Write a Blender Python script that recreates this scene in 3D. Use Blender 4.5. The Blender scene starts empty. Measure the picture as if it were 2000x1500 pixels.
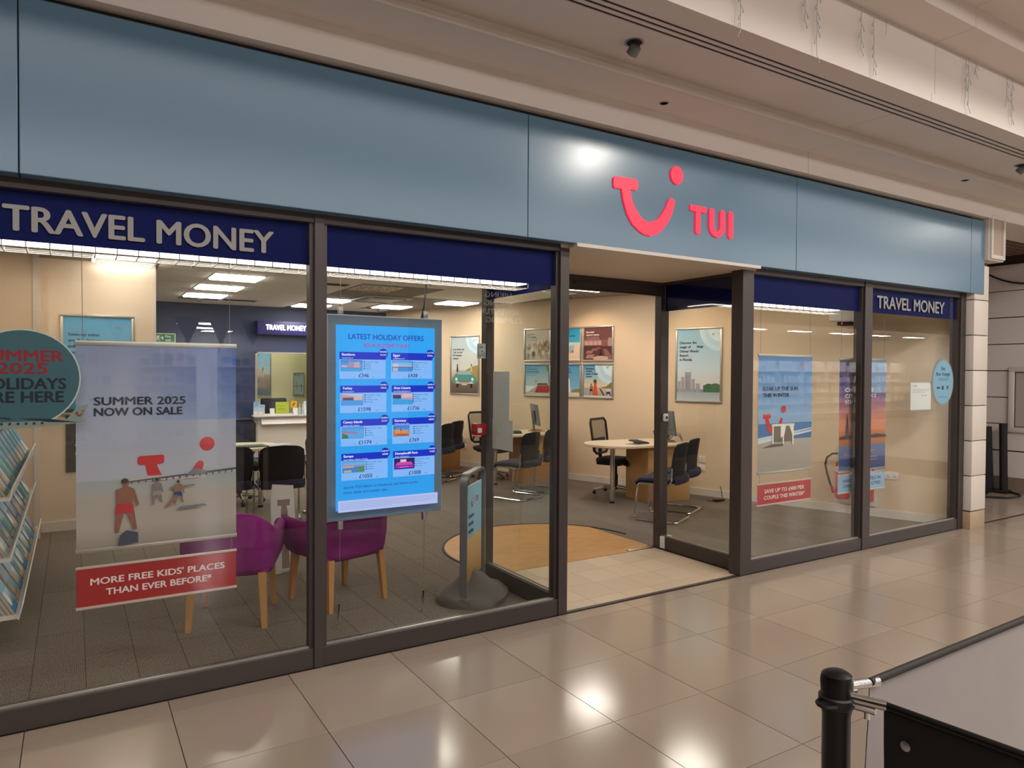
import bpy, bmesh, math, random
from mathutils import Matrix, Vector
random.seed(7)
PI = math.pi
S = bpy.context.scene
COL = S.collection

# ------------------------------------------------------------------ camera
cam_d = bpy.data.cameras.new('camera')
cam = bpy.data.objects.new('camera', cam_d)
COL.objects.link(cam)
R_, U_, F_ = (0.84983, -0.52702, 0.00569), (0.00412, 0.01745, 0.99984), (0.52704, 0.84967, -0.017)
cam.matrix_world = Matrix(((R_[0], U_[0], -F_[0], 0.1989), (R_[1], U_[1], -F_[1], -3.8004),
                           (R_[2], U_[2], -F_[2], 1.6773), (0, 0, 0, 1)))
cam_d.sensor_width = 36.0
cam_d.lens = 1381.465 * 36.0 / 2000.0
cam_d.clip_start = 0.02
S.camera = cam

# ------------------------------------------------------------------ view and world
S.view_settings.view_transform = 'Standard'
S.view_settings.look = 'None'
S.view_settings.gamma = 1.0
S.view_settings.use_curve_mapping = False
S.view_settings.exposure = 0.0
S.cycles.transparent_max_bounces = 32
S.cycles.max_bounces = 10
W = bpy.data.worlds.new('mall_air')
S.world = W
W.use_nodes = True
W.node_tree.nodes['Background'].inputs[0].default_value = (1.0, 0.84, 0.72, 1)
W.node_tree.nodes['Background'].inputs[1].default_value = 0.055

# ------------------------------------------------------------------ lamps
def area(name, loc, rot, sx, sy, power, col, spread=None):
    d = bpy.data.lights.new(name, 'AREA'); d.shape = 'RECTANGLE'; d.size = sx; d.size_y = sy
    d.energy = power; d.color = col
    if spread: d.spread = spread
    o = bpy.data.objects.new(name, d); COL.objects.link(o); o.location = loc; o.rotation_euler = rot
    return o
WARM = (1.0, 0.92, 0.88)
# the mall's ceiling lights, over the walkway behind and above the camera
area('mall_ceiling_light', (4.0, -5.6, 5.6), (math.radians(10), 0, 0), 14.0, 1.6, 330, WARM)
area('opposite_frontage_light', (5.0, -8.85, 4.70), (math.radians(66), 0, 0), 18.0, 0.4, 230, WARM)
area('mall_ceiling_light', (18.0, -5.6, 5.6), (math.radians(10), 0, 0), 12.0, 1.6, 230, WARM)
area('opposite_frontage_light', (20.0, -8.85, 4.70), (math.radians(66), 0, 0), 11.0, 0.4, 140, WARM)
def spot(name, loc, target, power, col, size=1.2, blend=0.6, rad=0.06):
    d = bpy.data.lights.new(name, 'SPOT'); d.energy = power; d.color = col; d.spot_size = size
    d.spot_blend = blend; d.shadow_soft_size = rad
    o = bpy.data.objects.new(name, d); COL.objects.link(o); o.location = loc
    o.rotation_euler = (Vector(target) - Vector(loc)).to_track_quat('-Z', 'Y').to_euler()
    return o
def bulb(name, loc, power, col, rad):
    d = bpy.data.lights.new(name, 'POINT'); d.energy = power; d.color = col; d.shadow_soft_size = rad
    o = bpy.data.objects.new(name, d); COL.objects.link(o); o.location = loc
    return o
# two bright mall pendants whose reflections show in the fascia
bulb('mall_pendant_light', (6.37, -4.0, 4.74), 170, (1.0, 0.94, 0.84), 0.13)
bulb('mall_pendant_light', (15.9, -4.0, 4.93), 70, (1.0, 0.94, 0.84), 0.13)

# ------------------------------------------------------------------ materials
def lin(h):
    h = h.lstrip('#')
    out = []
    for i in (0, 2, 4):
        c = int(h[i:i + 2], 16) / 255.0
        out.append(c / 12.92 if c <= 0.04045 else ((c + 0.055) / 1.055) ** 2.4)
    return (out[0], out[1], out[2], 1.0)
MATS = {}
def mat(name, hexcol, rough=0.5, metal=0.0, noise=0.0, nscale=20.0, spec=0.5, coat=0.0, bump=0.0, emit=None, estr=0.0):
    m = bpy.data.materials.new(name); m.use_nodes = True
    nt = m.node_tree; b = nt.nodes['Principled BSDF']
    c = lin(hexcol)
    b.inputs['Base Color'].default_value = c
    b.inputs['Roughness'].default_value = rough
    b.inputs['Metallic'].default_value = metal
    b.inputs['Specular IOR Level'].default_value = spec
    b.inputs['Coat Weight'].default_value = coat
    if emit:
        b.inputs['Emission Color'].default_value = lin(emit); b.inputs['Emission Strength'].default_value = estr
    if noise or bump:
        tc = nt.nodes.new('ShaderNodeTexCoord'); n = nt.nodes.new('ShaderNodeTexNoise')
        n.inputs['Scale'].default_value = nscale; n.inputs['Detail'].default_value = 4
        nt.links.new(tc.outputs['Object'], n.inputs['Vector'])
        if noise:
            r = nt.nodes.new('ShaderNodeMixRGB'); r.blend_type = 'MIX'
            r.inputs[1].default_value = tuple(x * (1 - noise) for x in c[:3]) + (1,)
            r.inputs[2].default_value = tuple(min(1, x * (1 + noise)) for x in c[:3]) + (1,)
            nt.links.new(n.outputs['Fac'], r.inputs[0]); nt.links.new(r.outputs[0], b.inputs['Base Color'])
        if bump:
            bp = nt.nodes.new('ShaderNodeBump'); bp.inputs['Strength'].default_value = bump; bp.inputs['Distance'].default_value = 0.01
            nt.links.new(n.outputs['Fac'], bp.inputs['Height']); nt.links.new(bp.outputs[0], b.inputs['Normal'])
    MATS[name] = m
    return m
frame_m = mat('brown_anodised_metal', '#4a4240', 0.42, 0.3, 0.06, 6)
fascia_m = mat('blue_gloss_panel', '#5f829b', 0.21, 0.0, 0.03, 1.5, 0.5)
red_sign_m = mat('red_lit_acrylic', '#f0203f', 0.4, emit='#ff0d3c', estr=0.95)
navy_m = mat('navy_vinyl', '#04135a', 0.5, spec=0.1)
navy_wall_m = mat('navy_paint', '#26365f', 0.55, noise=0.04, nscale=3)
cream_m = mat('cream_paint', '#e2caab', 0.7, noise=0.02, nscale=2)
cream2_m = mat('pale_cream_paint', '#e6d3bc', 0.6, noise=0.02, nscale=2)
white_m = mat('white_paint', '#ded6cc', 0.5, noise=0.02, nscale=3)
white2_m = mat('white_laminate', '#e4e0dc', 0.4)
bulk_m = mat('bulkhead_paint', '#e4dbd5', 0.75, noise=0.05, nscale=1.3)
ceil_m = mat('ceiling_tile', '#f4f0e9', 0.85, noise=0.06, nscale=60)
grid_m = mat('ceiling_gap', '#8d867e', 0.8)
soffit_m = mat('entrance_soffit', '#e4d5c2', 0.6)
tile_joint_m = mat('tile_joint', '#3d332b', 0.8)
black_m = mat('black_plastic', '#141416', 0.45)
blackm_m = mat('black_metal', '#0d0d0e', 0.35, 0.3)
dark_m = mat('dark_recess', '#2a2522', 0.7)
chrome_m = mat('chrome', '#dcdcdc', 0.10, 1.0)
steel_m = mat('satin_steel', '#b4b6b8', 0.32, 0.9)
silver_m = mat('silver_frame', '#bdbab2', 0.38, 0.75)
grey_m = mat('grey_plastic', '#6f7276', 0.5)
lgrey_m = mat('light_grey_plastic', '#b9bcbf', 0.5)
rubber_m = mat('grey_rubber', '#5d5753', 0.75, noise=0.12, nscale=60)
navy_fab_m = mat('navy_fabric', '#2b2d42', 0.9, noise=0.15, nscale=120)
black_fab_m = mat('black_fabric', '#17171c', 0.85, noise=0.15, nscale=120)
purple_m = mat('purple_fabric', '#8a1a78', 0.85, noise=0.10, nscale=140, bump=0.1)
beech_m = mat('beech_wood', '#c48f58', 0.45, noise=0.10, nscale=9)
beech2_m = mat('light_beech', '#c79a66', 0.45, noise=0.08, nscale=6)
desk_m = mat('desk_top_laminate', '#e0d3b8', 0.35, noise=0.03, nscale=9)
red_m = mat('red_plastic', '#b0161c', 0.35)
redpaint_m = mat('red_paint', '#b51d1f', 0.3)
paper_m = mat('white_paper', '#eceff4', 0.7)
stripe_m = mat('paper_edges', '#b9b0a8', 0.8, noise=0.2, nscale=90)
yellow_m = mat('yellow_card', '#f2b51c', 0.5)
lime_m = mat('lime_card', '#c3cf1f', 0.5)
green_m = mat('green_sign', '#1f7f47', 0.5)
tan_m = mat('tan_stone', '#b8a287', 0.4, noise=0.08, nscale=14)
greyfab_m = mat('grey_banner_fabric', '#a09996', 0.8, noise=0.06, nscale=7)
blkban_m = mat('black_banner_fabric', '#0c0a0a', 0.8)
wire_m = mat('white_wire', '#e8e6e2', 0.4)
cable_m = mat('steel_cable', '#8f8a86', 0.4, 0.6)
lamp_m = mat('lamp_diffuser', '#ffffff', 0.5, emit='#fff6ea', estr=19.0)
strip_m = mat('strip_light', '#ffffff', 0.5, emit='#fff4ea', estr=3.5)
led_m = mat('led_tube', '#ffffff', 0.5, emit='#ffffff', estr=1.6)
signlit_m = mat('white_lit_letter', '#ffffff', 0.5, emit='#f2f6ff', estr=1.0)
oppsign_m = mat('white_lit_shop_letter', '#ffffff', 0.5, emit='#f4f6ff', estr=2.0)
oppwall_m = mat('opposite_shop_wall', '#302d2c', 0.8)
vinyl_grey_m = mat('grey_vinyl_letter', '#9a9996', 0.6)
darktxt_m = mat('dark_text', '#1b2038', 0.6)
lum_red_m = mat('indicator_red', '#ff2030', 0.4, emit='#ff2030', estr=2.0)
crystal_m = mat('decor_panel', '#d8c2a0', 0.3, noise=0.55, nscale=9)

def glass_mat(name, tint, k):
    m = bpy.data.materials.new(name); m.use_nodes = True; nt = m.node_tree; nt.nodes.clear()
    o = nt.nodes.new('ShaderNodeOutputMaterial'); t = nt.nodes.new('ShaderNodeBsdfTransparent')
    g = nt.nodes.new('ShaderNodeBsdfGlossy'); mx = nt.nodes.new('ShaderNodeMixShader'); fr = nt.nodes.new('ShaderNodeFresnel')
    mul = nt.nodes.new('ShaderNodeMath'); geo = nt.nodes.new('ShaderNodeNewGeometry'); inv = nt.nodes.new('ShaderNodeMath'); m2 = nt.nodes.new('ShaderNodeMath')
    t.inputs[0].default_value = tint; g.inputs['Roughness'].default_value = 0.0
    fr.inputs[0].default_value = 1.5; mul.operation = 'MULTIPLY'; mul.inputs[1].default_value = k; mul.use_clamp = True
    inv.operation = 'SUBTRACT'; inv.inputs[0].default_value = 1.0; m2.operation = 'MULTIPLY'
    L = nt.links.new
    L(fr.outputs[0], mul.inputs[0]); L(geo.outputs['Backfacing'], inv.inputs[1]); L(mul.outputs[0], m2.inputs[0]); L(inv.outputs[0], m2.inputs[1])
    L(m2.outputs[0], mx.inputs[0]); L(t.outputs[0], mx.inputs[1]); L(g.outputs[0], mx.inputs[2]); L(mx.outputs[0], o.inputs[0])
    return m
glass_m = glass_mat('clear_glass', (0.97, 0.985, 0.97, 1), 1.05)
acrylic_m = glass_mat('acrylic', (0.86, 0.90, 0.92, 1), 1.6)

def attr_mat(name, rough, emit=0.0, spec=0.4):
    m = bpy.data.materials.new(name); m.use_nodes = True; nt = m.node_tree; b = nt.nodes['Principled BSDF']
    a = nt.nodes.new('ShaderNodeAttribute'); a.attribute_name = 'Col'
    nt.links.new(a.outputs['Color'], b.inputs['Base Color'])
    b.inputs['Roughness'].default_value = rough; b.inputs['Specular IOR Level'].default_value = spec
    if emit:
        nt.links.new(a.outputs['Color'], b.inputs['Emission Color']); b.inputs['Emission Strength'].default_value = emit
        b.inputs['Base Color'].default_value = (0, 0, 0, 1)
        nt.links.remove(b.inputs['Base Color'].links[0])
    return m
print_m = attr_mat('printed_paper', 0.45)
screen_m = attr_mat('lit_screen', 0.3, 1.0)

def carpet_mat():
    m = bpy.data.materials.new('ribbed_carpet'); m.use_nodes = True; nt = m.node_tree; b = nt.nodes['Principled BSDF']; L = nt.links.new
    tc = nt.nodes.new('ShaderNodeTexCoord')
    w = nt.nodes.new('ShaderNodeTexWave'); w.wave_type = 'BANDS'; w.bands_direction = 'X'; w.inputs['Scale'].default_value = 58.0
    w.inputs['Distortion'].default_value = 0.6; w.inputs['Detail'].default_value = 1.0; w.inputs['Detail Scale'].default_value = 3.0
    L(tc.outputs['Object'], w.inputs['Vector'])
    mp = nt.nodes.new('ShaderNodeMapping'); mp.inputs['Scale'].default_value = (34, 9, 1); L(tc.outputs['Object'], mp.inputs[0])
    n = nt.nodes.new('ShaderNodeTexNoise'); n.inputs['Scale'].default_value = 4; n.inputs['Detail'].default_value = 6; n.inputs['Roughness'].default_value = 0.75
    L(mp.outputs[0], n.inputs['Vector'])
    mul = nt.nodes.new('ShaderNodeMath'); mul.operation = 'MULTIPLY'; L(w.outputs['Fac'], mul.inputs[0]); L(n.outputs['Fac'], mul.inputs[1])
    cr = nt.nodes.new('ShaderNodeValToRGB'); cr.color_ramp.elements[0].position = 0.08; cr.color_ramp.elements[0].color = lin('#36302d')
    cr.color_ramp.elements[1].position = 0.55; cr.color_ramp.elements[1].color = lin('#bcae9f')
    L(mul.outputs[0], cr.inputs[0])
    br = nt.nodes.new('ShaderNodeTexBrick'); br.inputs['Scale'].default_value = 1.0; br.inputs['Brick Width'].default_value = 1.0; br.inputs['Row Height'].default_value = 0.25
    br.inputs['Mortar Size'].default_value = 0.003; br.inputs['Color1'].default_value = (1, 1, 1, 1); br.inputs['Color2'].default_value = (0.86, 0.86, 0.86, 1); br.inputs['Mortar'].default_value = (0.5, 0.5, 0.5, 1)
    mr = nt.nodes.new('ShaderNodeMapping'); mr.inputs['Rotation'].default_value = (0, 0, PI / 2); L(tc.outputs['Object'], mr.inputs[0]); L(mr.outputs[0], br.inputs['Vector'])
    mm = nt.nodes.new('ShaderNodeMixRGB'); mm.blend_type = 'MULTIPLY'; mm.inputs[0].default_value = 1.0; L(cr.outputs[0], mm.inputs[1]); L(br.outputs['Color'], mm.inputs[2])
    L(mm.outputs[0], b.inputs['Base Color']); b.inputs['Roughness'].default_value = 0.95; b.inputs['Specular IOR Level'].default_value = 0.1
    bp = nt.nodes.new('ShaderNodeBump'); bp.inputs['Strength'].default_value = 0.5; bp.inputs['Distance'].default_value = 0.004; L(mul.outputs[0], bp.inputs['Height']); L(bp.outputs[0], b.inputs['Normal'])
    return m
carpet_m = carpet_mat()
def oak_mat():
    m = bpy.data.materials.new('oak_vinyl'); m.use_nodes = True; nt = m.node_tree; b = nt.nodes['Principled BSDF']; L = nt.links.new
    tc = nt.nodes.new('ShaderNodeTexCoord'); mp = nt.nodes.new('ShaderNodeMapping'); mp.inputs['Scale'].default_value = (2.0, 26.0, 1); L(tc.outputs['Object'], mp.inputs[0])
    n = nt.nodes.new('ShaderNodeTexNoise'); n.inputs['Scale'].default_value = 2.2; n.inputs['Detail'].default_value = 6; L(mp.outputs[0], n.inputs['Vector'])
    cr = nt.nodes.new('ShaderNodeValToRGB'); cr.color_ramp.elements[0].position = 0.3; cr.color_ramp.elements[0].color = lin('#b58146'); cr.color_ramp.elements[1].position = 0.7; cr.color_ramp.elements[1].color = lin('#cf9f60')
    L(n.outputs['Fac'], cr.inputs[0])
    br = nt.nodes.new('ShaderNodeTexBrick'); br.inputs['Scale'].default_value = 1.0; br.inputs['Brick Width'].default_value = 1.2; br.inputs['Row Height'].default_value = 0.15; br.inputs['Mortar Size'].default_value = 0.0012
    br.inputs['Color1'].default_value = (1, 1, 1, 1); br.inputs['Color2'].default_value = (0.93, 0.92, 0.9, 1); br.inputs['Mortar'].default_value = (0.75, 0.7, 0.65, 1); L(tc.outputs['Object'], br.inputs['Vector'])
    mm = nt.nodes.new('ShaderNodeMixRGB'); mm.blend_type = 'MULTIPLY'; mm.inputs[0].default_value = 1.0; L(cr.outputs[0], mm.inputs[1]); L(br.outputs['Color'], mm.inputs[2])
    L(mm.outputs[0], b.inputs['Base Color']); b.inputs['Roughness'].default_value = 0.42
    return m
oak_m = oak_mat()
def tile_mat(name, base, rough):
    m = bpy.data.materials.new(name); m.use_nodes = True; nt = m.node_tree; b = nt.nodes['Principled BSDF']; L = nt.links.new
    oi = nt.nodes.new('ShaderNodeObjectInfo'); hs = nt.nodes.new('ShaderNodeHueSaturation'); hs.inputs['Color'].default_value = lin(base)
    mr = nt.nodes.new('ShaderNodeMapRange'); mr.inputs['To Min'].default_value = 0.93; mr.inputs['To Max'].default_value = 1.07
    L(oi.outputs['Random'], mr.inputs['Value']); L(mr.outputs[0], hs.inputs['Value'])
    tc = nt.nodes.new('ShaderNodeTexCoord'); n = nt.nodes.new('ShaderNodeTexNoise'); n.inputs['Scale'].default_value = 300; n.inputs['Detail'].default_value = 3; L(tc.outputs['Object'], n.inputs['Vector'])
    mx = nt.nodes.new('ShaderNodeMixRGB'); mx.blend_type = 'MULTIPLY'; mx.inputs[0].default_value = 0.12; L(hs.outputs[0], mx.inputs[1]); L(n.outputs['Color'], mx.inputs[2])
    L(mx.outputs[0], b.inputs['Base Color']); b.inputs['Roughness'].default_value = rough; b.inputs['Specular IOR Level'].default_value = 0.5
    return m
tile_m = tile_mat('polished_tile', '#ab9c8b', 0.14)
etile_m = tile_mat('entrance_tile', '#d2bda2', 0.38)
def mesh_mat():
    m = bpy.data.materials.new('chair_mesh'); m.use_nodes = True; nt = m.node_tree; b = nt.nodes['Principled BSDF']
    b.inputs['Base Color'].default_value = lin('#1d1b1a'); b.inputs['Roughness'].default_value = 0.7
    o = nt.nodes['Material Output']; t = nt.nodes.new('ShaderNodeBsdfTransparent'); mx = nt.nodes.new('ShaderNodeMixShader'); mx.inputs[0].default_value = 0.5
    nt.links.new(t.outputs[0], mx.inputs[1]); nt.links.new(b.outputs[0], mx.inputs[2]); nt.links.new(mx.outputs[0], o.inputs[0])
    return m
chairmesh_m = mesh_mat()

# ------------------------------------------------------------------ geometry helpers
class MB:
    def __init__(s): s.v = []; s.f = []
    def add(s, vs, fs, M=None):
        b = len(s.v)
        for v in vs: s.v.append(tuple(M @ Vector(v)) if M else tuple(v))
        s.f += [tuple(b + i for i in f) for f in fs]
        return s
    def box(s, x0, y0, z0, x1, y1, z1, M=None, bev=0.0):
        if bev > 0:
            b = min(bev, (x1 - x0) / 2.2, (y1 - y0) / 2.2, (z1 - z0) / 2.2)
            bm = bmesh.new(); bmesh.ops.create_cube(bm, size=1)
            for v in bm.verts: v.co = ((x0 + x1) / 2 + v.co.x * (x1 - x0), (y0 + y1) / 2 + v.co.y * (y1 - y0), (z0 + z1) / 2 + v.co.z * (z1 - z0))
            bmesh.ops.bevel(bm, geom=bm.edges[:], offset=b, segments=2, affect='EDGES', profile=0.5)
            bm.verts.index_update()
            s.add([v.co[:] for v in bm.verts], [[v.index for v in f.verts] for f in bm.faces], M); bm.free()
            return s
        vs = [(x0, y0, z0), (x1, y0, z0), (x1, y1, z0), (x0, y1, z0), (x0, y0, z1), (x1, y0, z1), (x1, y1, z1), (x0, y1, z1)]
        return s.add(vs, [(0, 3, 2, 1), (4, 5, 6, 7), (0, 1, 5, 4), (1, 2, 6, 5), (2, 3, 7, 6), (3, 0, 4, 7)], M)
    def tube(s, pts, r, n=8, M=None, cap=True):
        pts = [Vector(p) for p in pts]; rs = r if isinstance(r, (list, tuple)) else [r] * len(pts)
        rings = []; up = None
        for i, p in enumerate(pts):
            d = (pts[min(i + 1, len(pts) - 1)] - pts[max(i - 1, 0)]).normalized()
            if up is None:
                up = Vector((0, 0, 1)) if abs(d.z) < 0.9 else Vector((1, 0, 0))
            up = (up - d * up.dot(d)).normalized(); sd = d.cross(up)
            rings.append([p + (up * math.cos(2 * PI * k / n) + sd * math.sin(2 * PI * k / n)) * rs[i] for k in range(n)])
        vs = [v for rg in rings for v in rg]; fs = []
        for i in range(len(pts) - 1):
            for k in range(n):
                fs.append((i * n + k, (i + 1) * n + k, (i + 1) * n + (k + 1) % n, i * n + (k + 1) % n))
        if cap: fs.append(tuple(range(n))); fs.append(tuple(reversed(range((len(pts) - 1) * n, len(pts) * n))))
        return s.add(vs, fs, M)
    def lathe(s, prof, n=24, M=None):
        vs = []; fs = []
        for r, z in prof:
            for k in range(n): vs.append((r * math.cos(2 * PI * k / n), r * math.sin(2 * PI * k / n), z))
        for i in range(len(prof) - 1):
            for k in range(n): fs.append((i * n + k, i * n + (k + 1) % n, (i + 1) * n + (k + 1) % n, (i + 1) * n + k))
        fs.append(tuple(reversed(range(n)))); fs.append(tuple(range((len(prof) - 1) * n, len(prof) * n)))
        return s.add(vs, fs, M)
    def prism(s, poly, z0, z1, M=None):
        n = len(poly)
        vs = [(x, y, z0) for x, y in poly] + [(x, y, z1) for x, y in poly]
        fs = [tuple(reversed(range(n))), tuple(range(n, 2 * n))] + [(i, (i + 1) % n, n + (i + 1) % n, n + i) for i in range(n)]
        return s.add(vs, fs, M)
    def loft(s, rings, M=None, closed=True, caps=True):
        n = len(rings[0]); vs = [v for r in rings for v in r]; fs = []
        for i in range(len(rings) - 1):
            for k in range(n if closed else n - 1): fs.append((i * n + k, i * n + (k + 1) % n, (i + 1) * n + (k + 1) % n, (i + 1) * n + k))
        if caps: fs.append(tuple(reversed(range(n)))); fs.append(tuple(range((len(rings) - 1) * n, len(rings) * n)))
        return s.add(vs, fs, M)
    def build(s, name, m, parent=None, loc=None, smooth=35):
        me = bpy.data.meshes.new(name); me.from_pydata(s.v, [], s.f)
        bm = bmesh.new(); bm.from_mesh(me); bmesh.ops.recalc_face_normals(bm, faces=bm.faces[:]); bm.to_mesh(me); bm.free()
        if m: me.materials.append(m)
        if smooth:
            me.polygons.foreach_set('use_smooth', [True] * len(me.polygons)); me.set_sharp_from_angle(angle=math.radians(smooth))
        return link(name, me, parent, loc)
def link(name, me, parent=None, loc=None):
    o = bpy.data.objects.new(name, me); COL.objects.link(o)
    if parent: o.parent = parent
    if loc: o.location = loc
    return o
def tag(o, label=None, cat=None, group=None, kind=None):
    if label: o['label'] = label
    if cat: o['category'] = cat
    if group: o['group'] = group
    if kind: o['kind'] = kind
    return o
def thing(name, label, cat, loc=(0, 0, 0), rz=0.0, group=None):
    o = bpy.data.objects.new(name, None); COL.objects.link(o); o.location = loc; o.rotation_euler = (0, 0, rz); o.empty_display_size = 0.1
    return tag(o, label, cat, group)
def struct(o): o['kind'] = 'structure'; return o
def dup(root, loc, rz, label=None, group=None):
    kids = {}
    for o in COL.objects:
        if o.parent: kids.setdefault(o.parent.name, []).append(o)
    r = root.copy(); COL.objects.link(r); r.location = loc; r.rotation_euler = (0, 0, rz)
    if label: r['label'] = label
    if group: r['group'] = group
    for ch in kids.get(root.name, []):
        c = ch.copy(); COL.objects.link(c); c.parent = r
        for g in kids.get(ch.name, []):
            d = g.copy(); COL.objects.link(d); d.parent = c
    return r
def basis(o, u, v):
    u = Vector(u).normalized(); v = Vector(v).normalized(); n = u.cross(v)
    return Matrix(((u.x, v.x, n.x, o[0]), (u.y, v.y, n.y, o[1]), (u.z, v.z, n.z, o[2]), (0, 0, 0, 1)))
# ---- lettering
_tc = {}
def glyphs(body, bold=0.0, res=3):
    k = (body, res)
    if k in _tc: return _tc[k]
    cu = bpy.data.curves.new('lettering', 'FONT'); cu.body = body; cu.size = 1.0; cu.resolution_u = res; cu.fill_mode = 'FRONT'
    ob = bpy.data.objects.new('lettering', cu); COL.objects.link(ob)
    dg = bpy.context.evaluated_depsgraph_get(); ev = ob.evaluated_get(dg); me = ev.to_mesh()
    vs = [tuple(v.co) for v in me.vertices]; fs = [tuple(p.vertices) for p in me.polygons]
    ev.to_mesh_clear(); bpy.data.objects.remove(ob); bpy.data.curves.remove(cu)
    _tc[k] = (vs, fs)
    return vs, fs
def text2d(body, u, v, w=None, h=None, align='l', bold=0.0, res=3, shear=0.0):
    """baseline-left at (u, v); h is the cap height; w the width"""
    vs, fs = glyphs(body, bold, res)
    if not vs: return [], []
    x0 = min(p[0] for p in vs); x1 = max(p[0] for p in vs)
    cap = 0.73
    if h is None: h = w / (x1 - x0) * cap
    sy = h / cap
    sx = (w / (x1 - x0)) if w else sy
    W_ = (x1 - x0) * sx
    du = {'l': 0, 'c': -W_ / 2, 'r': -W_}[align]
    base = [(u + du + (p[0] - x0) * sx + shear * p[1] * sy, v + p[1] * sy) for p in vs]
    if bold <= 0: return base, fs
    # heavier weight: the same glyphs laid side by side
    d = bold * 1.5 * sy; n = len(base); out = []; of = []
    for k, (ex, ey) in enumerate(((-d, 0), (d, 0), (0, d * .6), (0, -d * .6))):
        out += [(a + ex, b + ey, k * 7e-5) for a, b in base]; of += [tuple(i + k * n for i in f) for f in fs]
    return out, of
class Print:
    """a flat print: coloured shapes layered on one sheet, in metres from its lower left corner"""
    def __init__(s, w, h, step=0.0004): s.w = w; s.h = h; s.v = []; s.c = []; s.f = []; s.k = 0; s.step = step
    def raw(s, pts, fs, cols):
        b = len(s.v); z = s.k * s.step; s.k += 1
        s.v += [(p[0], p[1], z + (p[2] if len(p) > 2 else 0)) for p in pts]; s.c += cols; s.f += [tuple(b + i for i in f) for f in fs]
        return s
    def poly(s, pts, col, frac=True):
        P = [(p[0] * s.w, p[1] * s.h) for p in pts] if frac else pts
        a = sum(P[i][0] * P[(i + 1) % len(P)][1] - P[(i + 1) % len(P)][0] * P[i][1] for i in range(len(P)))
        if a < 0: P = P[::-1]
        return s.raw(P, [tuple(range(len(P)))], [lin(col)] * len(P))
    def rect(s, u0, v0, u1, v1, c0, c1=None):
        w, h = s.w, s.h; a = lin(c0); b = lin(c1 or c0)
        return s.raw([(u0 * w, v0 * h), (u1 * w, v0 * h), (u1 * w, v1 * h), (u0 * w, v1 * h)], [(0, 1, 2, 3)], [a, a, b, b])
    def quad(s, u0, v0, u1, v1, c00, c10, c11, c01):
        w, h = s.w, s.h
        n = 8; pts = []; cols = []; fs = []
        A, B, C, D = lin(c00), lin(c10), lin(c11), lin(c01)
        for j in range(n + 1):
            for i in range(n + 1):
                a, b = i / n, j / n
                pts.append(((u0 + (u1 - u0) * a) * w, (v0 + (v1 - v0) * b) * h)); cols.append(tuple(A[q] * (1 - a) * (1 - b) + B[q] * a * (1 - b) + C[q] * a * b + D[q] * (1 - a) * b for q in range(4)))
        for j in range(n):
            for i in range(n): fs.append((j * (n + 1) + i, j * (n + 1) + i + 1, (j + 1) * (n + 1) + i + 1, (j + 1) * (n + 1) + i))
        return s.raw(pts, fs, cols)
    def ell(s, u, v, ru, rv, col, n=24, a0=0, a1=2 * PI):
        # ru, rv in metres
        return s.raw([(u * s.w + ru * math.cos(a0 + (a1 - a0) * k / n), v * s.h + rv * math.sin(a0 + (a1 - a0) * k / n)) for k in range(n)], [tuple(range(n))], [lin(col)] * n)
    def text(s, body, u, v, col, w=None, h=None, align='l', bold=0.0, res=2, shear=0.0):
        pts, fs = text2d(body, u * s.w, v * s.h, w * s.w if w else None, h * s.h if h else None, align, bold, res, shear)
        if pts: s.raw(pts, fs, [lin(col)] * len(pts))
        return s
    def build(s, name, parent, M, m=None):
        me = bpy.data.meshes.new(name); me.from_pydata([tuple(M @ Vector(v)) for v in s.v], [], s.f)
        a = me.color_attributes.new('Col', 'FLOAT_COLOR', 'POINT')
        for i, c in enumerate(s.c): a.data[i].color = c
        me.materials.append(m or print_m)
        return link(name, me, parent)
SMILE = [(0, .155), (0.0, .10), (.02, .085), (.065, .085), (.085, -.01), (.13, -.105), (.18, -.165), (.24, -.205), (.32, -.22), (.40, -.20), (.46, -.155), (.52, -.08), (.555, -.005), (.575, .065), (.565, .09), (.535, .10), (.51, .08), (.48, .03), (.44, -.03), (.39, -.08), (.34, -.105), (.29, -.10), (.24, -.065), (.20, -.01), (.17, .06), (.163, .085), (.21, .09), (.225, .105), (.225, .165), (.21, .175), (.015, .17)]
def smile(P, u, v, s, col):
    P.poly([(u * P.w + x * s, v * P.h + y * s) for x, y in SMILE], col, False)
    P.ell(u + 0.605 * s / P.w, v + 0.26 * s / P.h, 0.068 * s, 0.068 * s, col, 16)

# =================================================================== SETTING
XV, YV, ZV = (1, 0, 0), (0, 1, 0), (0, 0, 1)
CH = 2.82                                     # shop ceiling height
# ---- mall floor
fl = struct(MB().box(-2.4, -4.2, -0.06, 14.4, 0.19, -0.004).box(8.9, 0.19, -0.06, 11.7, 6.0, -0.004).box(3.0, 0.19, -0.06, 5.1, 1.215, -0.004).build('floor', tile_joint_m))
def tile_mesh(w, d, m):
    o = MB().box(0, 0, -0.012, w, d, 0.0).build('tile', m, None, None, 0); me = o.data; bpy.data.objects.remove(o); return me
big = tile_mesh(0.596, 0.596, tile_m); cut = tile_mesh(0.596, 0.136, tile_m); small = tile_mesh(0.297, 0.297, etile_m)
smallc = tile_mesh(0.297, 0.135, etile_m)
for c in range(-4, 20):
    for r in range(7): link('tile', big, fl, (c * 0.6 + 0.002, -0.6 * (r + 1) + 0.002, 0))
    link('tile', cut, fl, (c * 0.6 + 0.002, 0.002, 0))
for c in range(15, 20):
    for r in range(5):
        if c * 0.6 >= 8.9: link('tile', big, fl, (c * 0.6 + 0.002, 0.19 + 0.6 * r + 0.002, 0))
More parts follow.
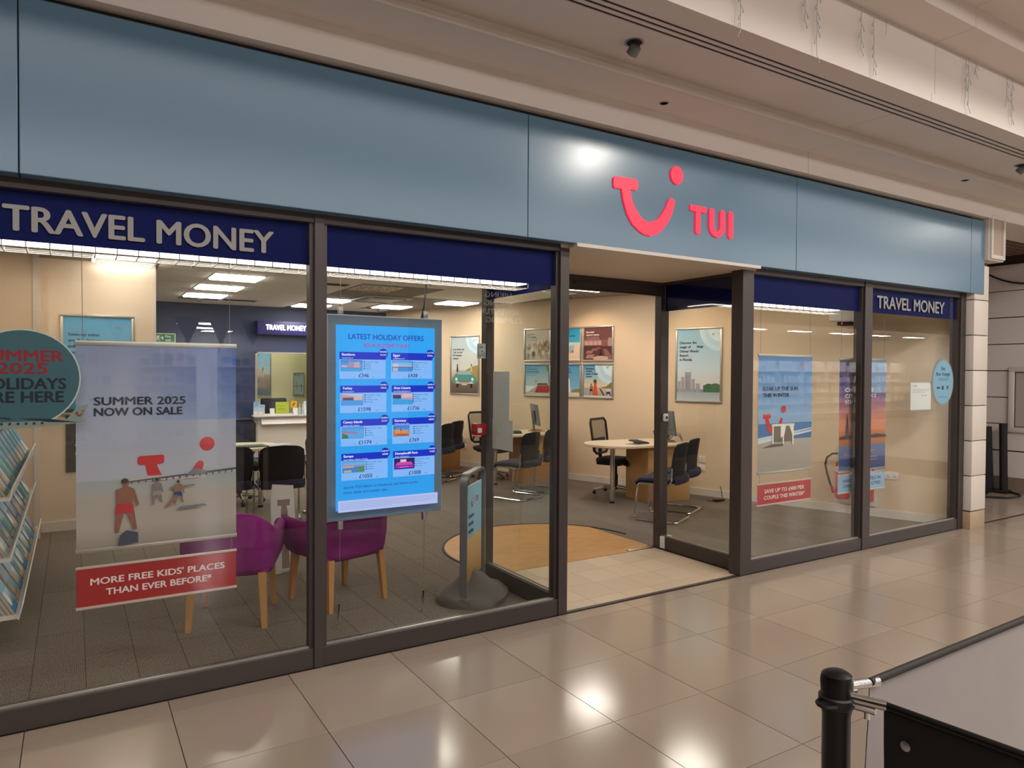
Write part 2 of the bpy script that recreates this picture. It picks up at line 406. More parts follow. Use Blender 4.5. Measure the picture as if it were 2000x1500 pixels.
for c in range(6):
    link('tile', smallc, fl, (3.135 + 0.3 * c, 0.190, 0))
    for r in range(3): link('tile', small, fl, (3.135 + 0.3 * c, 0.328 + 0.3 * r + 0.001, 0))
MB().box(3.11, 0.155, -0.004, 4.87, 0.187, 0.004).build('threshold_strip', frame_m, fl)
# rest of the walkway
f2 = struct(MB().box(-9, -13, -0.06, 32, -4.2, 0).box(14.4, -4.2, -0.06, 32, 0.3, 0).box(-9, -4.2, -0.06, -2.4, 0.2, 0).build('floor', tile_m))
# ---- shop floor: carpet, oak inset with its metal edge
f3 = struct(MB().box(-1.6, 0.19, -0.06, 3.02, 11.2, 0.0).box(3.02, 1.215, -0.06, 5.04, 11.2, 0.0).box(5.04, 0.19, -0.06, 8.7, 11.2, 0.0).build('floor', carpet_m, None, None, 0))
cx, cy, cr = 4.068, 1.789, 0.981
arc = [(cx + cr * math.cos(a), cy + cr * math.sin(a)) for a in [(-36.5 + 253.0 * k / 60) * PI / 180 for k in range(61)]]
arc = [(min(p[0], 4.94), max(p[1], 1.217)) for p in arc]
MB().prism(arc, 0.0, 0.004).build('oak_inset', oak_m, f3, None, 0)
edge = MB()
ring = [(cx + rr * math.cos(a), cy + rr * math.sin(a)) for rr in (cr + 0.022, cr) for a in [(0 + 200.0 * k / 50) * PI / 180 for k in range(51)]]
for k in range(50): edge.prism([ring[k], ring[k + 1], ring[51 + k + 1], ring[51 + k]], 0.0, 0.008)
edge.build('metal_edge', dark_m, f3)
MB().box(4.62, 1.22, 0.0, 4.93, 1.265, 0.012, None, 0.004).build('floor_bolt_plate', steel_m, f3)

# ---- shop walls
wdx, wdy = -0.32106, 0.94706                    # direction of the right wall, away from the shop front
def wp(s, off=0.0): return (8.40 + wdx * s - wdy * off, 0.5 + wdy * s + wdx * off * -1 * -1)
NX, NY = -0.94706, -0.32106                     # into the shop
def wpt(s, z, off=0.0): return (8.40 + wdx * s + NX * off, 0.5 + wdy * s + NY * off, z)
a0, a1 = wpt(-0.33, 0), wpt(9.4, 0)
struct(MB().prism([a0[:2], a1[:2], (a1[0] + 0.15, a1[1] + 0.05), (a0[0] + 0.15, a0[1] + 0.05)], 0, CH + 0.1).build('wall_right', cream_m))
p = [wpt(-0.30, 0)[:2], wpt(9.3, 0)[:2], wpt(9.3, 0, 0.016)[:2], wpt(-0.30, 0, 0.016)[:2]]
struct(MB().prism(p, 0, 0.095).build('baseboard_right', white_m))
# back wall with the bureau opening
BW = 9.30
b = MB()
for (x0, x1, z0, z1) in ((-1.6, 2.945, 0, CH + .1), (3.935, 5.6, 0, CH + .1), (2.945, 3.935, 2.01, CH + .1), (2.945, 3.935, 0, 0.86)): b.box(x0, BW, z0, x1, BW + 0.12, z1)
struct(b.build('wall_back', navy_wall_m, None, None, 0))
b = MB().box(2.2, 10.9, 0, 5.4, 11.0, CH).box(2.2, BW + .12, 0, 2.3, 10.9, CH).box(5.3, BW + .12, 0, 5.4, 10.9, CH)
struct(b.build('wall_booth', mat('booth_paint', '#e3dca8', 0.7), None, None, 0))
# partition at the left with its pillar
struct(MB().box(-0.10, 4.90, 0, 0.965, 5.02, CH).build('wall_centre', cream2_m, None, None, 0))
struct(MB().box(0.945, 4.885, 0, 0.975, 5.03, CH).build('trim_1', white_m, None, None, 0))
struct(MB().box(-1.6, 4.62, 0, -0.10, 5.02, CH).build('wall_pillar', cream2_m, None, None, 0))
struct(MB().box(-0.135, 4.605, 0.1, -0.085, 4.64, CH).build('trim_2', white_m, None, None, 0))
struct(MB().box(-0.085, 4.885, 0, 0.96, 4.90, 0.10).box(-0.75, 4.60, 0, -0.085, 4.62, 0.10).build('baseboard_left', white_m, None, None, 0))
struct(MB().box(-0.85, 0.19, 0, -0.75, 4.62, CH).build('wall_left', cream2_m, None, None, 0))
# ---- shop ceiling: slab, tiles
cslab = struct(MB().box(-1.7, 0.25, CH, 8.8, 11.2, CH + 0.1).build('ceiling', grid_m, None, None, 0))
GX, GY = 1.60, 5.03
FIX = [(1.60, 5.03), (1.60, 6.25), (1.60, 7.46), (3.42, 7.10), (3.42, 8.20), (4.66, 7.60), (5.28, 6.33), (0.36, 4.25), (3.42, 3.40), (5.85, 3.40), (5.85, 1.60)]  # last three are added, unseen lights for the front of the shop
OTH = [(3.94, 6.30, 0.74, 0.9), (3.44, 5.20, 0.6, 0.6)]
occ = [(x, y, 0.6, 0.6) for x, y in FIX] + OTH
ct = MB().box(0.003, 0.003, -0.006, 0.597, 0.597, 0.0).build('ceiling_tile', ceil_m, None, None, 0); ctm = ct.data; bpy.data.objects.remove(ct)
nt_ = 0
for i in range(-3, 10):
    for j in range(-7, 8):
        x, y = GX + 0.6 * i, GY + 0.6 * j
        if y < 0.4 or y + 0.6 > BW: continue
        if x + 0.6 > 8.40 + wdx / wdy * (y + 0.6 - 0.5) - 0.05: continue
        if x < 0.97 and y + 0.6 > 4.6: continue
        if any(x < ox + ow - 0.02 and x + 0.6 > ox + 0.02 and y < oy + oh - 0.02 and y + 0.6 > oy + 0.02 for ox, oy, ow, oh in occ): continue
        link('ceiling_tile', ctm, cslab, (x, y, CH)); nt_ += 1

# ---- shop front windows
GYF = 0.19
def window(n, x0, x1, bead=True):
    w = MB().box(x0, 0.150, 0.0, x1, 0.235, 0.112, None, 0.003).box(x0, 0.150, 2.505, x1, 0.235, 2.56)
    w.box(x0, 0.165, 0.112, x0 + 0.022, 0.225, 2.505).box(x1 - 0.022, 0.165, 0.112, x1, 0.225, 2.505)
    o = struct(w.build('window_%d' % n, frame_m, None, None, 0))
    MB().box(x0 + 0.01, GYF - 0.004, 0.10, x1 - 0.01, GYF + 0.004, 2.52).build('glass_pane', glass_m, o, None, 0)
    MB().box(x0 + 0.02, GYF + 0.0055, 2.272, x1 - 0.02, GYF + 0.0085, 2.51).build('navy_band', navy_m, o, None, 0)
    MB().box(x0 + 0.022, 0.168, 0.112, x1 - 0.022, 0.185, 0.121).build('glazing_bead', silver_m, o, None, 0)
    return o
w1 = window(1, -1.6, 1.345); w2 = window(2, 1.400, 3.030)
w5 = window(5, 5.005, 6.580); w6 = window(6, 6.700, 8.345)
for n, (x0, x1) in ((3, (1.345, 1.400)), (4, (3.030, 3.105)), (5, (4.868, 5.005)), (6, (6.580, 6.700)), (7, (8.345, 8.45))):
    struct(MB().box(x0, 0.142, 0.0, x1, 0.26, 2.56, None, 0.003).build('trim_%d' % n, frame_m, None, None, 0))
def side_window(n, x, y0, y1):
    w = MB().box(x - 0.035, y0, 0, x + 0.035, y1, 0.125, None, 0.003).box(x - 0.035, y0, 2.505, x + 0.035, y1, 2.56)
    o = struct(w.build('window_%d' % n, frame_m, None, None, 0))
    MB().box(x - 0.004, y0 + 0.01, 0.11, x + 0.004, y1 - 0.01, 2.52).build('glass_pane', glass_m, o, None, 0)
    s = -1 if x > 4 else 1
    sx = x + (0.007 if x > 4 else -0.007)
    MB().box(sx - 0.0015, y0 + 0.01, 2.262, sx + 0.0015, y1 - 0.01, 2.51).build('navy_band', navy_m, o, None, 0)
    MB().box(x - 0.02, y0, 0.125, x - 0.008, y1, 0.134).build('glazing_bead', silver_m, o, None, 0)
    return o
side_window(3, 3.068, 0.26, 1.17); side_window(4, 4.985, 0.26, 1.17)
for n, (x0, x1) in ((8, (3.035, 3.107)), (9, (4.940, 5.040))):
    struct(MB().box(x0, 1.165, 0, x1, 1.25, 2.53, None, 0.003).build('trim_%d' % n, frame_m, None, None, 0))
# sliding door opening: header and track
d = struct(MB().box(3.107, 1.165, 2.425, 4.94, 1.25, 2.53, None, 0.003).box(3.107, 1.18, 2.405, 4.94, 1.235, 2.425).build('door_1', frame_m, None, None, 0))
MB().box(3.107, 1.17, 2.475, 4.94, 1.163, 2.480).build('track_groove', dark_m, d, None, 0)
MB().box(3.90, 1.155, 2.452, 3.93, 1.166, 2.472).build('motion_eye', black_m, d, None, 0)
struct(MB().box(3.03, 0.14, 2.53, 5.02, 1.30, 2.56).build('ceiling', soffit_m, None, None, 0))
e = struct(MB().box(3.09, 0.035, 2.528, 4.955, 0.14, 2.552).build('trim_10', white_m, None, None, 0))
# bulkhead over the windows inside the shop (hides the shutter box)
struct(MB().box(-1.6, 0.245, 2.56, 8.45, 0.40, CH + .02).build('trim_11', white_m, None, None, 0))

# ---- fascia
fa = thing('shop_fascia', 'long glossy blue fascia panels across the top of the shop front', 'fascia', (2.8, 0.09, 2.55))
for (x0, x1) in ((-3.2, -0.006), (-0.002, 2.700), (2.704, 5.420), (5.424, 8.335)):
    MB().box(x0 - 2.8, -0.04, 0.0, x1 - 2.8, 0.05, 0.79, None, 0.004).build('panel', fascia_m, fa, None, 0)
MB().box(5.539, -0.04, 0.0, 5.825, -0.032, 0.79).build('panel', fascia_m, fa, None, 0)
MB().box(-6.0, 0.0, 0.01, 5.60, 0.055, 0.82).build('shadow_gap_backing', dark_m, fa, None, 0)  # dark strip paints in the shadow gap along the top of the panels
# red sign on it
sg = thing('logo_sign', 'glowing red smile logo and three capital letters on the blue fascia', 'sign', (3.78, 0.05, 2.66))
FB = basis((-3.78 + 3.78, 0, 0), XV, ZV)
sm = [(3.479, 2.969), (3.494, 2.893), (3.531, 2.8), (3.574, 2.74), (3.632, 2.698), (3.691, 2.671), (3.75, 2.665), (3.81, 2.684), (3.87, 2.724), (3.931, 2.793), (3.969, 2.865), (3.991, 2.936), (3.983, 2.958), (3.952, 2.968), (3.929, 2.95), (3.906, 2.902), (3.869, 2.847), (3.824, 2.797), (3.779, 2.775), (3.734, 2.765), (3.69, 2.773), (3.646, 2.803), (3.602, 2.853), (3.572, 2.909), (3.556, 2.974)]
bar = [(3.614, 2.977), (3.628, 2.99), (3.630, 3.035), (3.612, 3.055), (3.42, 3.049), (3.405, 3.035), (3.404, 2.985), (3.416, 2.966)]
poly = [(x - 3.78, z - 2.66) for x, z in sm + bar]
MB().prism(poly, 0.0, 0.012, FB).build('smile', red_sign_m, sg, None, 0)
MB().prism([(4.010 - 3.78 + .062 * math.cos(a), 3.143 - 2.66 + .066 * math.sin(a)) for a in [2 * PI * k / 32 for k in range(32)]], 0, 0.012, FB).build('dot', red_sign_m, sg, None, 0)
def rrect(x0, z0, x1, z1, r, n=5):
    P = []
    for (cx_, cz_, a) in ((x1 - r, z1 - r, 0), (x0 + r, z1 - r, 90), (x0 + r, z0 + r, 180), (x1 - r, z0 + r, 270)):
        for k in range(n + 1): P.append((cx_ + r * math.cos(math.radians(a + 90 * k / n)), cz_ + r * math.sin(math.radians(a + 90 * k / n))))
    return P
sh = lambda P: [(x - 3.78, z - 2.66) for x, z in P]
MB().prism(sh(rrect(4.150, 2.901, 4.324, 2.945, .012)), 0, .012, FB).prism(sh(rrect(4.209, 2.732, 4.260, 2.91, .022)), 0, .0118, FB).build('letter', red_sign_m, sg, None, 0)
up = [(4.355 + 0.027 + 0.027 * math.cos(a), 2.919 + 0.027 * math.sin(a)) for a in [PI * k / 8 for k in range(9)]][::-1]
Upts = [(4.355, 2.82)] + up + [(4.409, 2.82)] + [(4.4415 - 0.0325 * math.cos(a), 2.815 - 0.040 * math.sin(a)) for a in [PI * k / 10 for k in range(11)]] + [(4.474, 2.82)] + [(4.501 - 0.027 * math.cos(a), 2.919 + 0.027 * math.sin(a)) for a in [PI * k / 8 for k in range(9)]] + [(4.528, 2.82)] + [(4.4415 + 0.0865 * math.cos(a), 2.815 - 0.086 * math.sin(a)) for a in [PI * k / 14 for k in range(15)]]
MB().prism(sh(Upts), 0, .012, FB).build('letter', red_sign_m, sg, None, 0)
MB().prism(sh(rrect(4.568, 2.734, 4.622, 2.948, .025)), 0, .012, FB).build('letter', red_sign_m, sg, None, 0)

# ---- bulkheads and ceiling of the mall above the shop front
JX = 5.497
def bulk(n, y0, z0, y1, z1, m=bulk_m, x0=-4.0, x1=14.0, j=JX):
    o = struct(MB().box(x0, y0, z0, j - 0.002, y1, z1).box(j + 0.002, y0, z0, x1, y1, z1).build('trim_%d' % n, m, None, None, 0)); return o
bulk(12, 0.0, 3.372, 0.5, 3.70)                        # face above the fascia
bulk(13, -0.33, 3.55, 0.0, 3.70, j=5.455)              # first soffit
bulk(14, -0.365, 3.55, -0.33, 3.588, m=white_m, j=7.2) # lip
for n, (y0, y1) in enumerate(((-0.742, -0.33), (-0.790, -0.764), (-0.838, -0.812), (-1.03, -0.860))): bulk(15 + n, y0, 3.64, y1, 3.70, j=5.455)
slots = MB().box(-4, -1.0, 3.70, 14, 0.3, 3.75)
for y0, y1 in ((-0.764, -0.742), (-0.812, -0.790), (-0.860, -0.838)): slots.box(-4, y0, 3.645, 14, y1, 3.70)  # black fill paints the shade inside the slots
struct(slots.build('trim_19', blackm_m, None, None, 0))
bulk(20, -1.03, 3.70, -0.93, 4.20)
bulk(22, -1.30, 4.07, -1.03, 4.25)
bulk(23, -2.4, 4.215, -1.30, 4.30)
bulk(24, -2.4, 4.30, -2.3, 6.2)
struct(MB().box(-9, -13, 6.2, 32, -2.3, 6.3).build('ceiling', bulk_m, None, None, 0))
struct(MB().box(-9.1, -13, 0, -9, 0.3, 6.3).build('wall_end', oppwall_m, None, None, 0))
struct(MB().box(32, -13, 0, 32.1, 0.5, 6.3).build('wall_end', oppwall_m, None, None, 0))
struct(MB().box(-9, 0.2, 0, -1.6, 0.3, 6.3).build('wall_front', oppwall_m, None, None, 0))
struct(MB().box(11.76, 0.3, 0, 32, 0.4, 6.3).build('wall_front', bulk_m, None, None, 0))
# ---- side passage right of the shop
pw = struct(MB().box(11.62, 0.3, 0, 11.75, 6.0, 3.4).box(8.9, 6.0, 0, 11.75, 6.1, 3.4).build('wall_side', tile_joint_m, None, None, 0))
for k, z in enumerate((0.2, 0.588, 0.97, 1.352, 1.735, 2.117, 2.5, 2.88)):
    MB().box(11.60, 0.3, z + 0.006, 11.63, 6.0, z + 0.376, None, 0.004).build('wall_panel', bulk_m, pw, None, 0)
MB().box(11.585, 0.3, 0.0, 11.63, 6.0, 0.2, None, 0.004).build('plinth_board', mat('dark_tan_board', '#8d7a68', 0.6), pw, None, 0)
struct(MB().box(8.76, 0.27, 0, 8.88, 6.0, 3.4).build('wall_passage', bulk_m, None, None, 0))
struct(MB().box(8.6, 0.5, 3.44, 11.75, 6.1, 3.5).build('ceiling', dark_m, None, None, 0))
lat = MB()
for k in range(24): lat.box(8.9 + 0.115 * k, 0.12, 3.375, 8.9 + 0.115 * k + 0.02, 2.2, 3.43)
for k in range(18): lat.box(8.9, 0.14 + 0.115 * k, 3.376, 11.6, 0.16 + 0.115 * k, 3.431)
struct(lat.build('trim_25', mat('brown_lattice', '#8a7566', 0.7), None, None, 0))
struct(MB().box(8.9, 2.2, 3.05, 11.6, 2.35, 3.44).build('trim_26', blackm_m, None, None, 0))

# =================================================================== THINGS OF THE MALL
# ---- white block pillar
pl = thing('pillar', 'white pillar of stacked blocks with tan stone foot at right end of shop front', 'pillar', (8.60, 0.16, 0))
MB().box(-0.16, -0.095, 0, 0.155, 0.10, 0.186, None, 0.003).build('stone_foot', tan_m, pl)
MB().box(-0.15, -0.08, 0.18, 0.15, 0.10, 2.9).build('core', dark_m, pl)
blk = MB().box(-0.155, -0.10, 0.0, 0.152, 0.10, 0.374, None, 0.006)
b0 = blk.build('block', white_m, pl, (0, 0, 0.198))
for k in range(1, 7): link('block', b0.data, pl, (0, 0, 0.198 + 0.382 * k))
cb = MB().box(0.045, -0.14, 2.925, 0.385, 0.10, 3.43, None, 0.004)
cap = cb.build('capital', white_m, pl)
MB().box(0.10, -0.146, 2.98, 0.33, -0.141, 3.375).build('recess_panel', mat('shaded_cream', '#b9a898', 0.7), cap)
fr_ = MB()
for q in ((0.06, 2.94, 0.37, 2.985), (0.06, 3.37, 0.37, 3.415), (0.06, 2.985, 0.10, 3.37), (0.33, 2.985, 0.37, 3.37)): fr_.box(q[0], -0.165, q[1], q[2], -0.14, q[3], None, 0.004)
fr_.build('raised_border', white_m, cap)

# ---- gimbal spotlights and small round fittings in the mall bulkhead
def gimbal(loc, label, rz):
    g = thing('ceiling_spotlight', label, 'spotlight', loc, rz, 'gimbal spotlights in the bulkhead')
    MB().lathe([(0.058, 0.0), (0.058, -0.006), (0.046, -0.006), (0.046, 0.0)], 28).build('trim_ring', steel_m, g)
    MB().lathe([(0.046, -0.001), (0.02, -0.004), (0.001, -0.004)], 24).build('recess', dark_m, g)
    Mx = Matrix.Translation((0, 0, -0.045)) @ Matrix.Rotation(math.radians(50), 4, 'X')
    MB().lathe([(0.022, 0.03), (0.034, 0.02), (0.036, -0.03), (0.030, -0.034), (0.028, -0.02)], 20, Mx).tube([(-0.037, 0, 0), (-0.045, 0, 0.01), (-0.04, 0.0, 0.04)], 0.005).build('lamp_head', grey_m, g)
    MB().lathe([(0.027, -0.022), (0.020, -0.030), (0.002, -0.032)], 16, Mx).build('lens', chrome_m, g)
    return g
gimbal((3.037, -0.58, 3.64), 'swivel spotlight hanging from bulkhead above the middle of the blue fascia', math.radians(0))
gimbal((7.74, -0.657, 3.64), 'swivel spotlight at right edge of view, under the bulkhead', math.radians(0))
for x, y, lb in ((3.69, -0.152, 'small dark round hole fitting in soffit above the red logo'), (7.51, -0.275, 'small dark round hole fitting in soffit near the white pillar')):
    t = thing('round_fitting', lb, 'ceiling fitting', (x, y, 3.55), 0, 'small round soffit fittings')
    MB().lathe([(0.036, 0.0), (0.036, -0.004), (0.027, -0.004), (0.027, 0.0)], 24).build('ring', steel_m, t)
    MB().lathe([(0.027, -0.002), (0.001, -0.002)], 24).build('dark_hole', blackm_m, t)

# ---- unlit icicle fairy-light strings on the bulkhead face
ices = [(3.41, 3.62, 0.45), (3.20, 3.80, 0.3), (4.10, 3.65, 0.42), (3.98, 3.83, 0.24), (4.56, 3.80, 0.27), (4.70, 3.66, 0.41), (4.84, 3.96, .11), (5.93, 3.70, 0.37), (5.89, 3.76, 0.31), (6.03, 3.98, .09), (6.52, 3.86, 0.21), (6.61, 3.69, 0.38), (2.3, 3.72, .35), (2.75, 3.8, .27)]
words_ = ['long forked', 'short pale', 'longest branched', 'short forked', 'bent forked', 'long straight', 'very short', 'long wavy', 'thin wavy', 'tiny', 'short double', 'long branched', 'far left long', 'far left short']
places = ['left of the ceiling slots top', 'at the left of the bright face', 'in the middle of the left panel', 'beside the longest strand', 'hanging right of middle', 'before the shaded stretch of bulkhead', 'near the shaded stretch', 'just right of the panel joint', 'close to the panel joint', 'right of the panel joint', 'towards the right edge', 'at the right edge', 'outside the view', 'outside the view beside another']
ip = thing('icicle_lights', 'unlit white icicle fairy lights hanging on the bright bulkhead face at upper right', 'fairy lights', (4.5, -1.05, 4.06))
MB().tube([(-3.0, 0.0, 0.0), (-1.5, 0, -0.006), (0, 0, 0), (1.5, 0, -0.006), (3.0, 0, 0)], 0.002, 5).build('main_wire', lgrey_m, ip)
for (x, zb, L_) in ices:
    m = MB(); n = max(4, int(L_ / 0.05)); pts = [(x - 4.5 + random.uniform(-.006, .006), -0.002, -L_ * k / n) for k in range(n + 1)]
    m.tube(pts, 0.0022, 5)
    for q in pts[1:]:
        if random.random() < 0.65:
            sx = random.choice((-1, 1)); m.tube([q, (q[0] + sx * 0.018, -0.004, q[2] - 0.022), (q[0] + sx * 0.022, -0.006, q[2] - 0.045)], [0.0022, 0.0022, 0.0035], 5)
    m.build('strand', lgrey_m, ip)
ip2 = thing('icicle_lights', 'nearer icicle fairy lights with clear bulbs at top right corner', 'fairy lights', (5.9, -1.62, 4.17))
for (x, dz) in ((-0.15, -0.02), (0.05, 0.0), (0.16, -0.08), (0.32, -0.02)):
    m = MB(); m.tube([(x, 0, 0.05), (x + 0.01, 0, -0.04 + dz), (x - 0.01, 0, -0.10 + dz)], 0.0025, 5)
    for k in range(3): m.tube([(x, 0, -0.03 * k + dz * .5), (x - 0.03, -.01, -0.03 * k - 0.03 + dz), (x - 0.045, -.012, -0.03 * k - 0.04 + dz)], [0.0025, 0.0025, 0.005], 6)
    m.build('strand', steel_m, ip2)

# ---- corner post and banners of the cafe barrier
bp_ = thing('barrier_post', 'black barrier post with rounded cap and chrome clamps, bottom right corner', 'barrier post', (1.706, -2.812, 0))
MB().lathe([(0.17, 0.0), (0.17, 0.012), (0.15, 0.02), (0.04, 0.03), (0.031, 0.04), (0.031, 0.885), (0.034, 0.90), (0.034, 0.925), (0.036, 0.965), (0.033, 0.979), (0.022, 0.986), (0.002, 0.988)], 32).build('post', blackm_m, bp_)
rg = MB()
for k in range(1): rg.tube([(-0.030 - 0.028 * math.sin(a), 0.008 * math.cos(a) * 0 + 0.022 * math.cos(a), 0.918) for a in [PI * q / 12 for q in range(13)]], 0.0045, 8)
rg.lathe([(0.036, 0.905), (0.0395, 0.91), (0.0395, 0.928), (0.036, 0.932)], 28).build('hook_ring', black_m, bp_)
MB().tube([(0.025, 0.0, 0.945), (0.110, -0.035, 0.950)], 0.0115, 14).tube([(0.02, 0.01, 0.928), (0.06, -0.01, 0.93)], 0.008, 10).build('chrome_clamp', chrome_m, bp_)
MB().tube([(0.012, -0.025, 0.932), (0.036, -0.100, 0.935)], 0.0115, 14).tube([(0.015, -0.03, 0.914), (0.028, -0.078, 0.915)], 0.008, 10).lathe([(0.006, .893), (0.006, .910)], 10, Matrix.Translation((0.024, -0.06, 0))).build('chrome_clamp', chrome_m, bp_)
def banner(name, label, p0, p1, ztop, zbot, mfab, mrail):
    t = thing(name, label, 'barrier banner', (p0[0], p0[1], 0))
    dx, dy = p1[0] - p0[0], p1[1] - p0[1]; Ln = math.hypot(dx, dy); ux, uy = dx / Ln, dy / Ln; nx, ny = -uy, ux
    MB().tube([(0, 0, ztop), (dx, dy, ztop)], 0.0095, 12).build('top_rail', mrail, t)
    MB().tube([(0, 0, zbot), (dx, dy, zbot)], 0.0095, 12).build('bottom_rail', mrail, t)
    nu, nv = 40, 10; g = []
    for j in range(nv + 1):
        for i in range(nu + 1):
            u = i / nu; v = j / nv; w = 0.008 * math.sin(u * 9 + v * 3) * math.sin(PI * v) + 0.006 * math.sin(u * 21 + v * 7) * math.sin(PI * v)
            s = u * Ln
            g.append((ux * s + nx * w, uy * s + ny * w, ztop - 0.004 - (ztop - zbot - 0.008) * v))
    m = MB(); off = len(g); th = 0.0025
    g2 = [(a + nx * th, b + ny * th, c) for a, b, c in g]
    fs = []
    for j in range(nv):
        for i in range(nu):
            q = (j * (nu + 1) + i, j * (nu + 1) + i + 1, (j + 1) * (nu + 1) + i + 1, (j + 1) * (nu + 1) + i)
            fs.append(q); fs.append(tuple(off + k for k in reversed(q)))
    m.add(g + g2, fs).build('fabric', mfab, t)
    return t
ba = banner('barrier_banner', 'grey canvas barrier banner with thin dark top rail, running along the walkway', (1.79, -2.842), (4.6, -2.80), 0.952, 0.14, greyfab_m, dark_m)
bb = banner('barrier_banner', 'black canvas barrier banner coming toward the viewer, nearest thing at lower right', (1.740, -2.905), (1.90, -4.35), 0.935, 0.14, blkban_m, blackm_m)
ey = MB().lathe([(0.009, 0), (0.011, 0.002), (0.005, 0.004), (0.001, 0.0045)], 18, basis((-0.004 + .004, -0.05, 0.865), (0, -1, 0), (0, 0, 1)))
ey.build('eyelet', steel_m, bb)
MB().box(0.012, -0.02, 0.35, 0.017, -0.005, 0.925).build('white_edge_strip', lgrey_m, bb)

dup(bp_, (4.67, -2.80, 0), 0.0, 'black barrier post at the far end of the grey canvas banner')
dup(bp_, (1.91, -4.43, 0), math.radians(180), 'black barrier post at the near end of the black canvas banner')
# ---- folded stand and cables in the side passage
t = thing('folded_stand', 'black folded stand leaning against the panelled side wall behind the white pillar', 'stand', (11.40, 1.17, 0))
MB().tube([(-0.02, -0.16, 0.0), (0.02, -0.12, 0.98)], 0.05, 10).build('pole', black_m, t)
MB().tube([(-0.02, 0.04, 0.0), (0.02, 0.10, 0.93)], 0.07, 10).build('pole', black_m, t)
MB().box(-0.08, -0.22, 0, 0.08, 0.2, 0.05, None, 0.01).build('foot', black_m, t)
t = thing('cable_coil', 'loose black cables lying on the passage floor behind the pillar', 'cable', (11.1, 0.95, 0))
pts = [(0.36 * math.cos(a) * (1 + 0.12 * math.sin(3 * a)), 0.22 * math.sin(a), 0.012 + 0.004 * k / 40) for k, a in [(k, 2 * PI * k / 30) for k in range(80)]]
MB().tube(pts, 0.012, 6).build('loop', black_m, t)
MB().tube([(-0.5, 0.3, 0.012), (-0.1, 0.1, 0.02), (0.3, 0.25, 0.012), (0.45, 0.1, 0.012)], 0.012, 6).build('loose_end', black_m, t)
t = thing('notice_board', 'cream framed notice panel on the dim passage wall at right edge', 'notice board', (11.595, 0.62, 0.86))
FM = basis((0, 0.43, 0), (0, -1, 0), ZV)
m = MB()
for q in ((0, 0, 0.86, 0.07), (0, 0.86, 0.86, 0.93), (0, 0.07, 0.07, 0.86), (0.79, 0.07, 0.86, 0.86)): m.box(q[0], q[1], 0, q[2], q[3], 0.04, FM, 0.004)
m.build('frame', bulk_m, t)
m = MB()
for q in ((0.07, 0.07, 0.79, 0.085), (0.07, 0.845, 0.79, 0.86), (0.07, 0.085, 0.085, 0.845), (0.775, 0.085, 0.79, 0.845)): m.box(q[0], q[1], 0, q[2], q[3], 0.02, FM)
m.build('inner_edge', mat('bronze_edge', '#6b5a4c', 0.5), t)
MB().box(0.085, 0.085, 0, 0.775, 0.845, 0.012, FM).build('panel', mat('notice_panel', '#b8afa6', 0.6), t)
t = thing('hanging_cable', 'thin black cable sagging along the top of the passage wall', 'cable', (11.57, 0.9, 2.98))
MB().tube([(0, 0.6 - 1.4 * k / 12, 0.30 * (2 * k / 12 - 1) ** 2 - 0.02) for k in range(13)], 0.012, 6).build('cable', black_m, t)

# =================================================================== WINDOW GRAPHICS
FP = lambda x, y, z: basis((x, y, z), XV, ZV)
def vinyl_words(label, x, z, w, h):
    t = thing('window_lettering', label, 'lettering', (x, 0.1845, z))
    pts, fs = text2d('TRAVEL MONEY', 0, 0, w, h, 'l', 0.018, 4)
    m = MB(); Bm = basis((0, 0, 0), XV, ZV); m.add([(p[0], p[1], p[2] if len(p) > 2 else 0) for p in pts], fs, Bm)
    o = m.build('words', vinyl_grey_m, t, None, 0)
vinyl_words('large grey TRAVEL MONEY lettering on the left navy window band', -0.07, 2.318, 1.20, 0.122)
vinyl_words('smaller looking grey TRAVEL MONEY lettering on the rightmost navy window band', 6.845, 2.322, 1.235, 0.125)

# oval plane sticker at the left edge
t = thing('window_sticker', 'teal round window sticker painted in shade with red and black words and an airliner below', 'sticker', (0.0, 0.183, 1.40))
P = Print(0.46, 0.46, 0.0003)
P.ell(0.5, 0.5, 0.232, 0.228, '#b9c7bd', 48).ell(0.5, 0.5, 0.226, 0.222, '#35606a', 48)  # disc colours include the dim shade on its outer face
for (s_, v_, c_, w_) in (('SUMMER', 0.672, '#8c1622', 0.70), ('2025', 0.545, '#8c1622', 0.42), ('HOLIDAYS', 0.39, '#10202a', 0.74), ('ARE HERE', 0.255, '#10202a', 0.70)): P.text(s_, 0.5, v_, c_, w_, 0.115, 'c', 0.025, 3)
P.build('disc', t, basis((-0.232, 0, 0.006), XV, ZV))
P = Print(0.62, 0.115, 0.0003)
P.poly([(0.0, .30), (.45, .34), (.70, .36), (.86, .42), (.93, .95), (1.0, 1.0), (.955, .36), (.99, .32), (.94, .24), (.76, .14), (.5, .06), (.2, .02), (0, .05)], '#7f8f86')
P.poly([(.56, .48), (.74, .30), (.94, .26), (.74, .44)], '#1c2730').poly([(.30, .66), (.48, .46), (.52, .44), (.48, .52)], '#22303a')
for k in range(14): P.ell(0.05 + .05 * k, .27, .006, .006, '#26343a', 8)
smile(P, .915, .62, .05, '#8e2a36')
P.build('airliner', t, basis((-0.36, -0.0025, -0.006), XV, ZV))

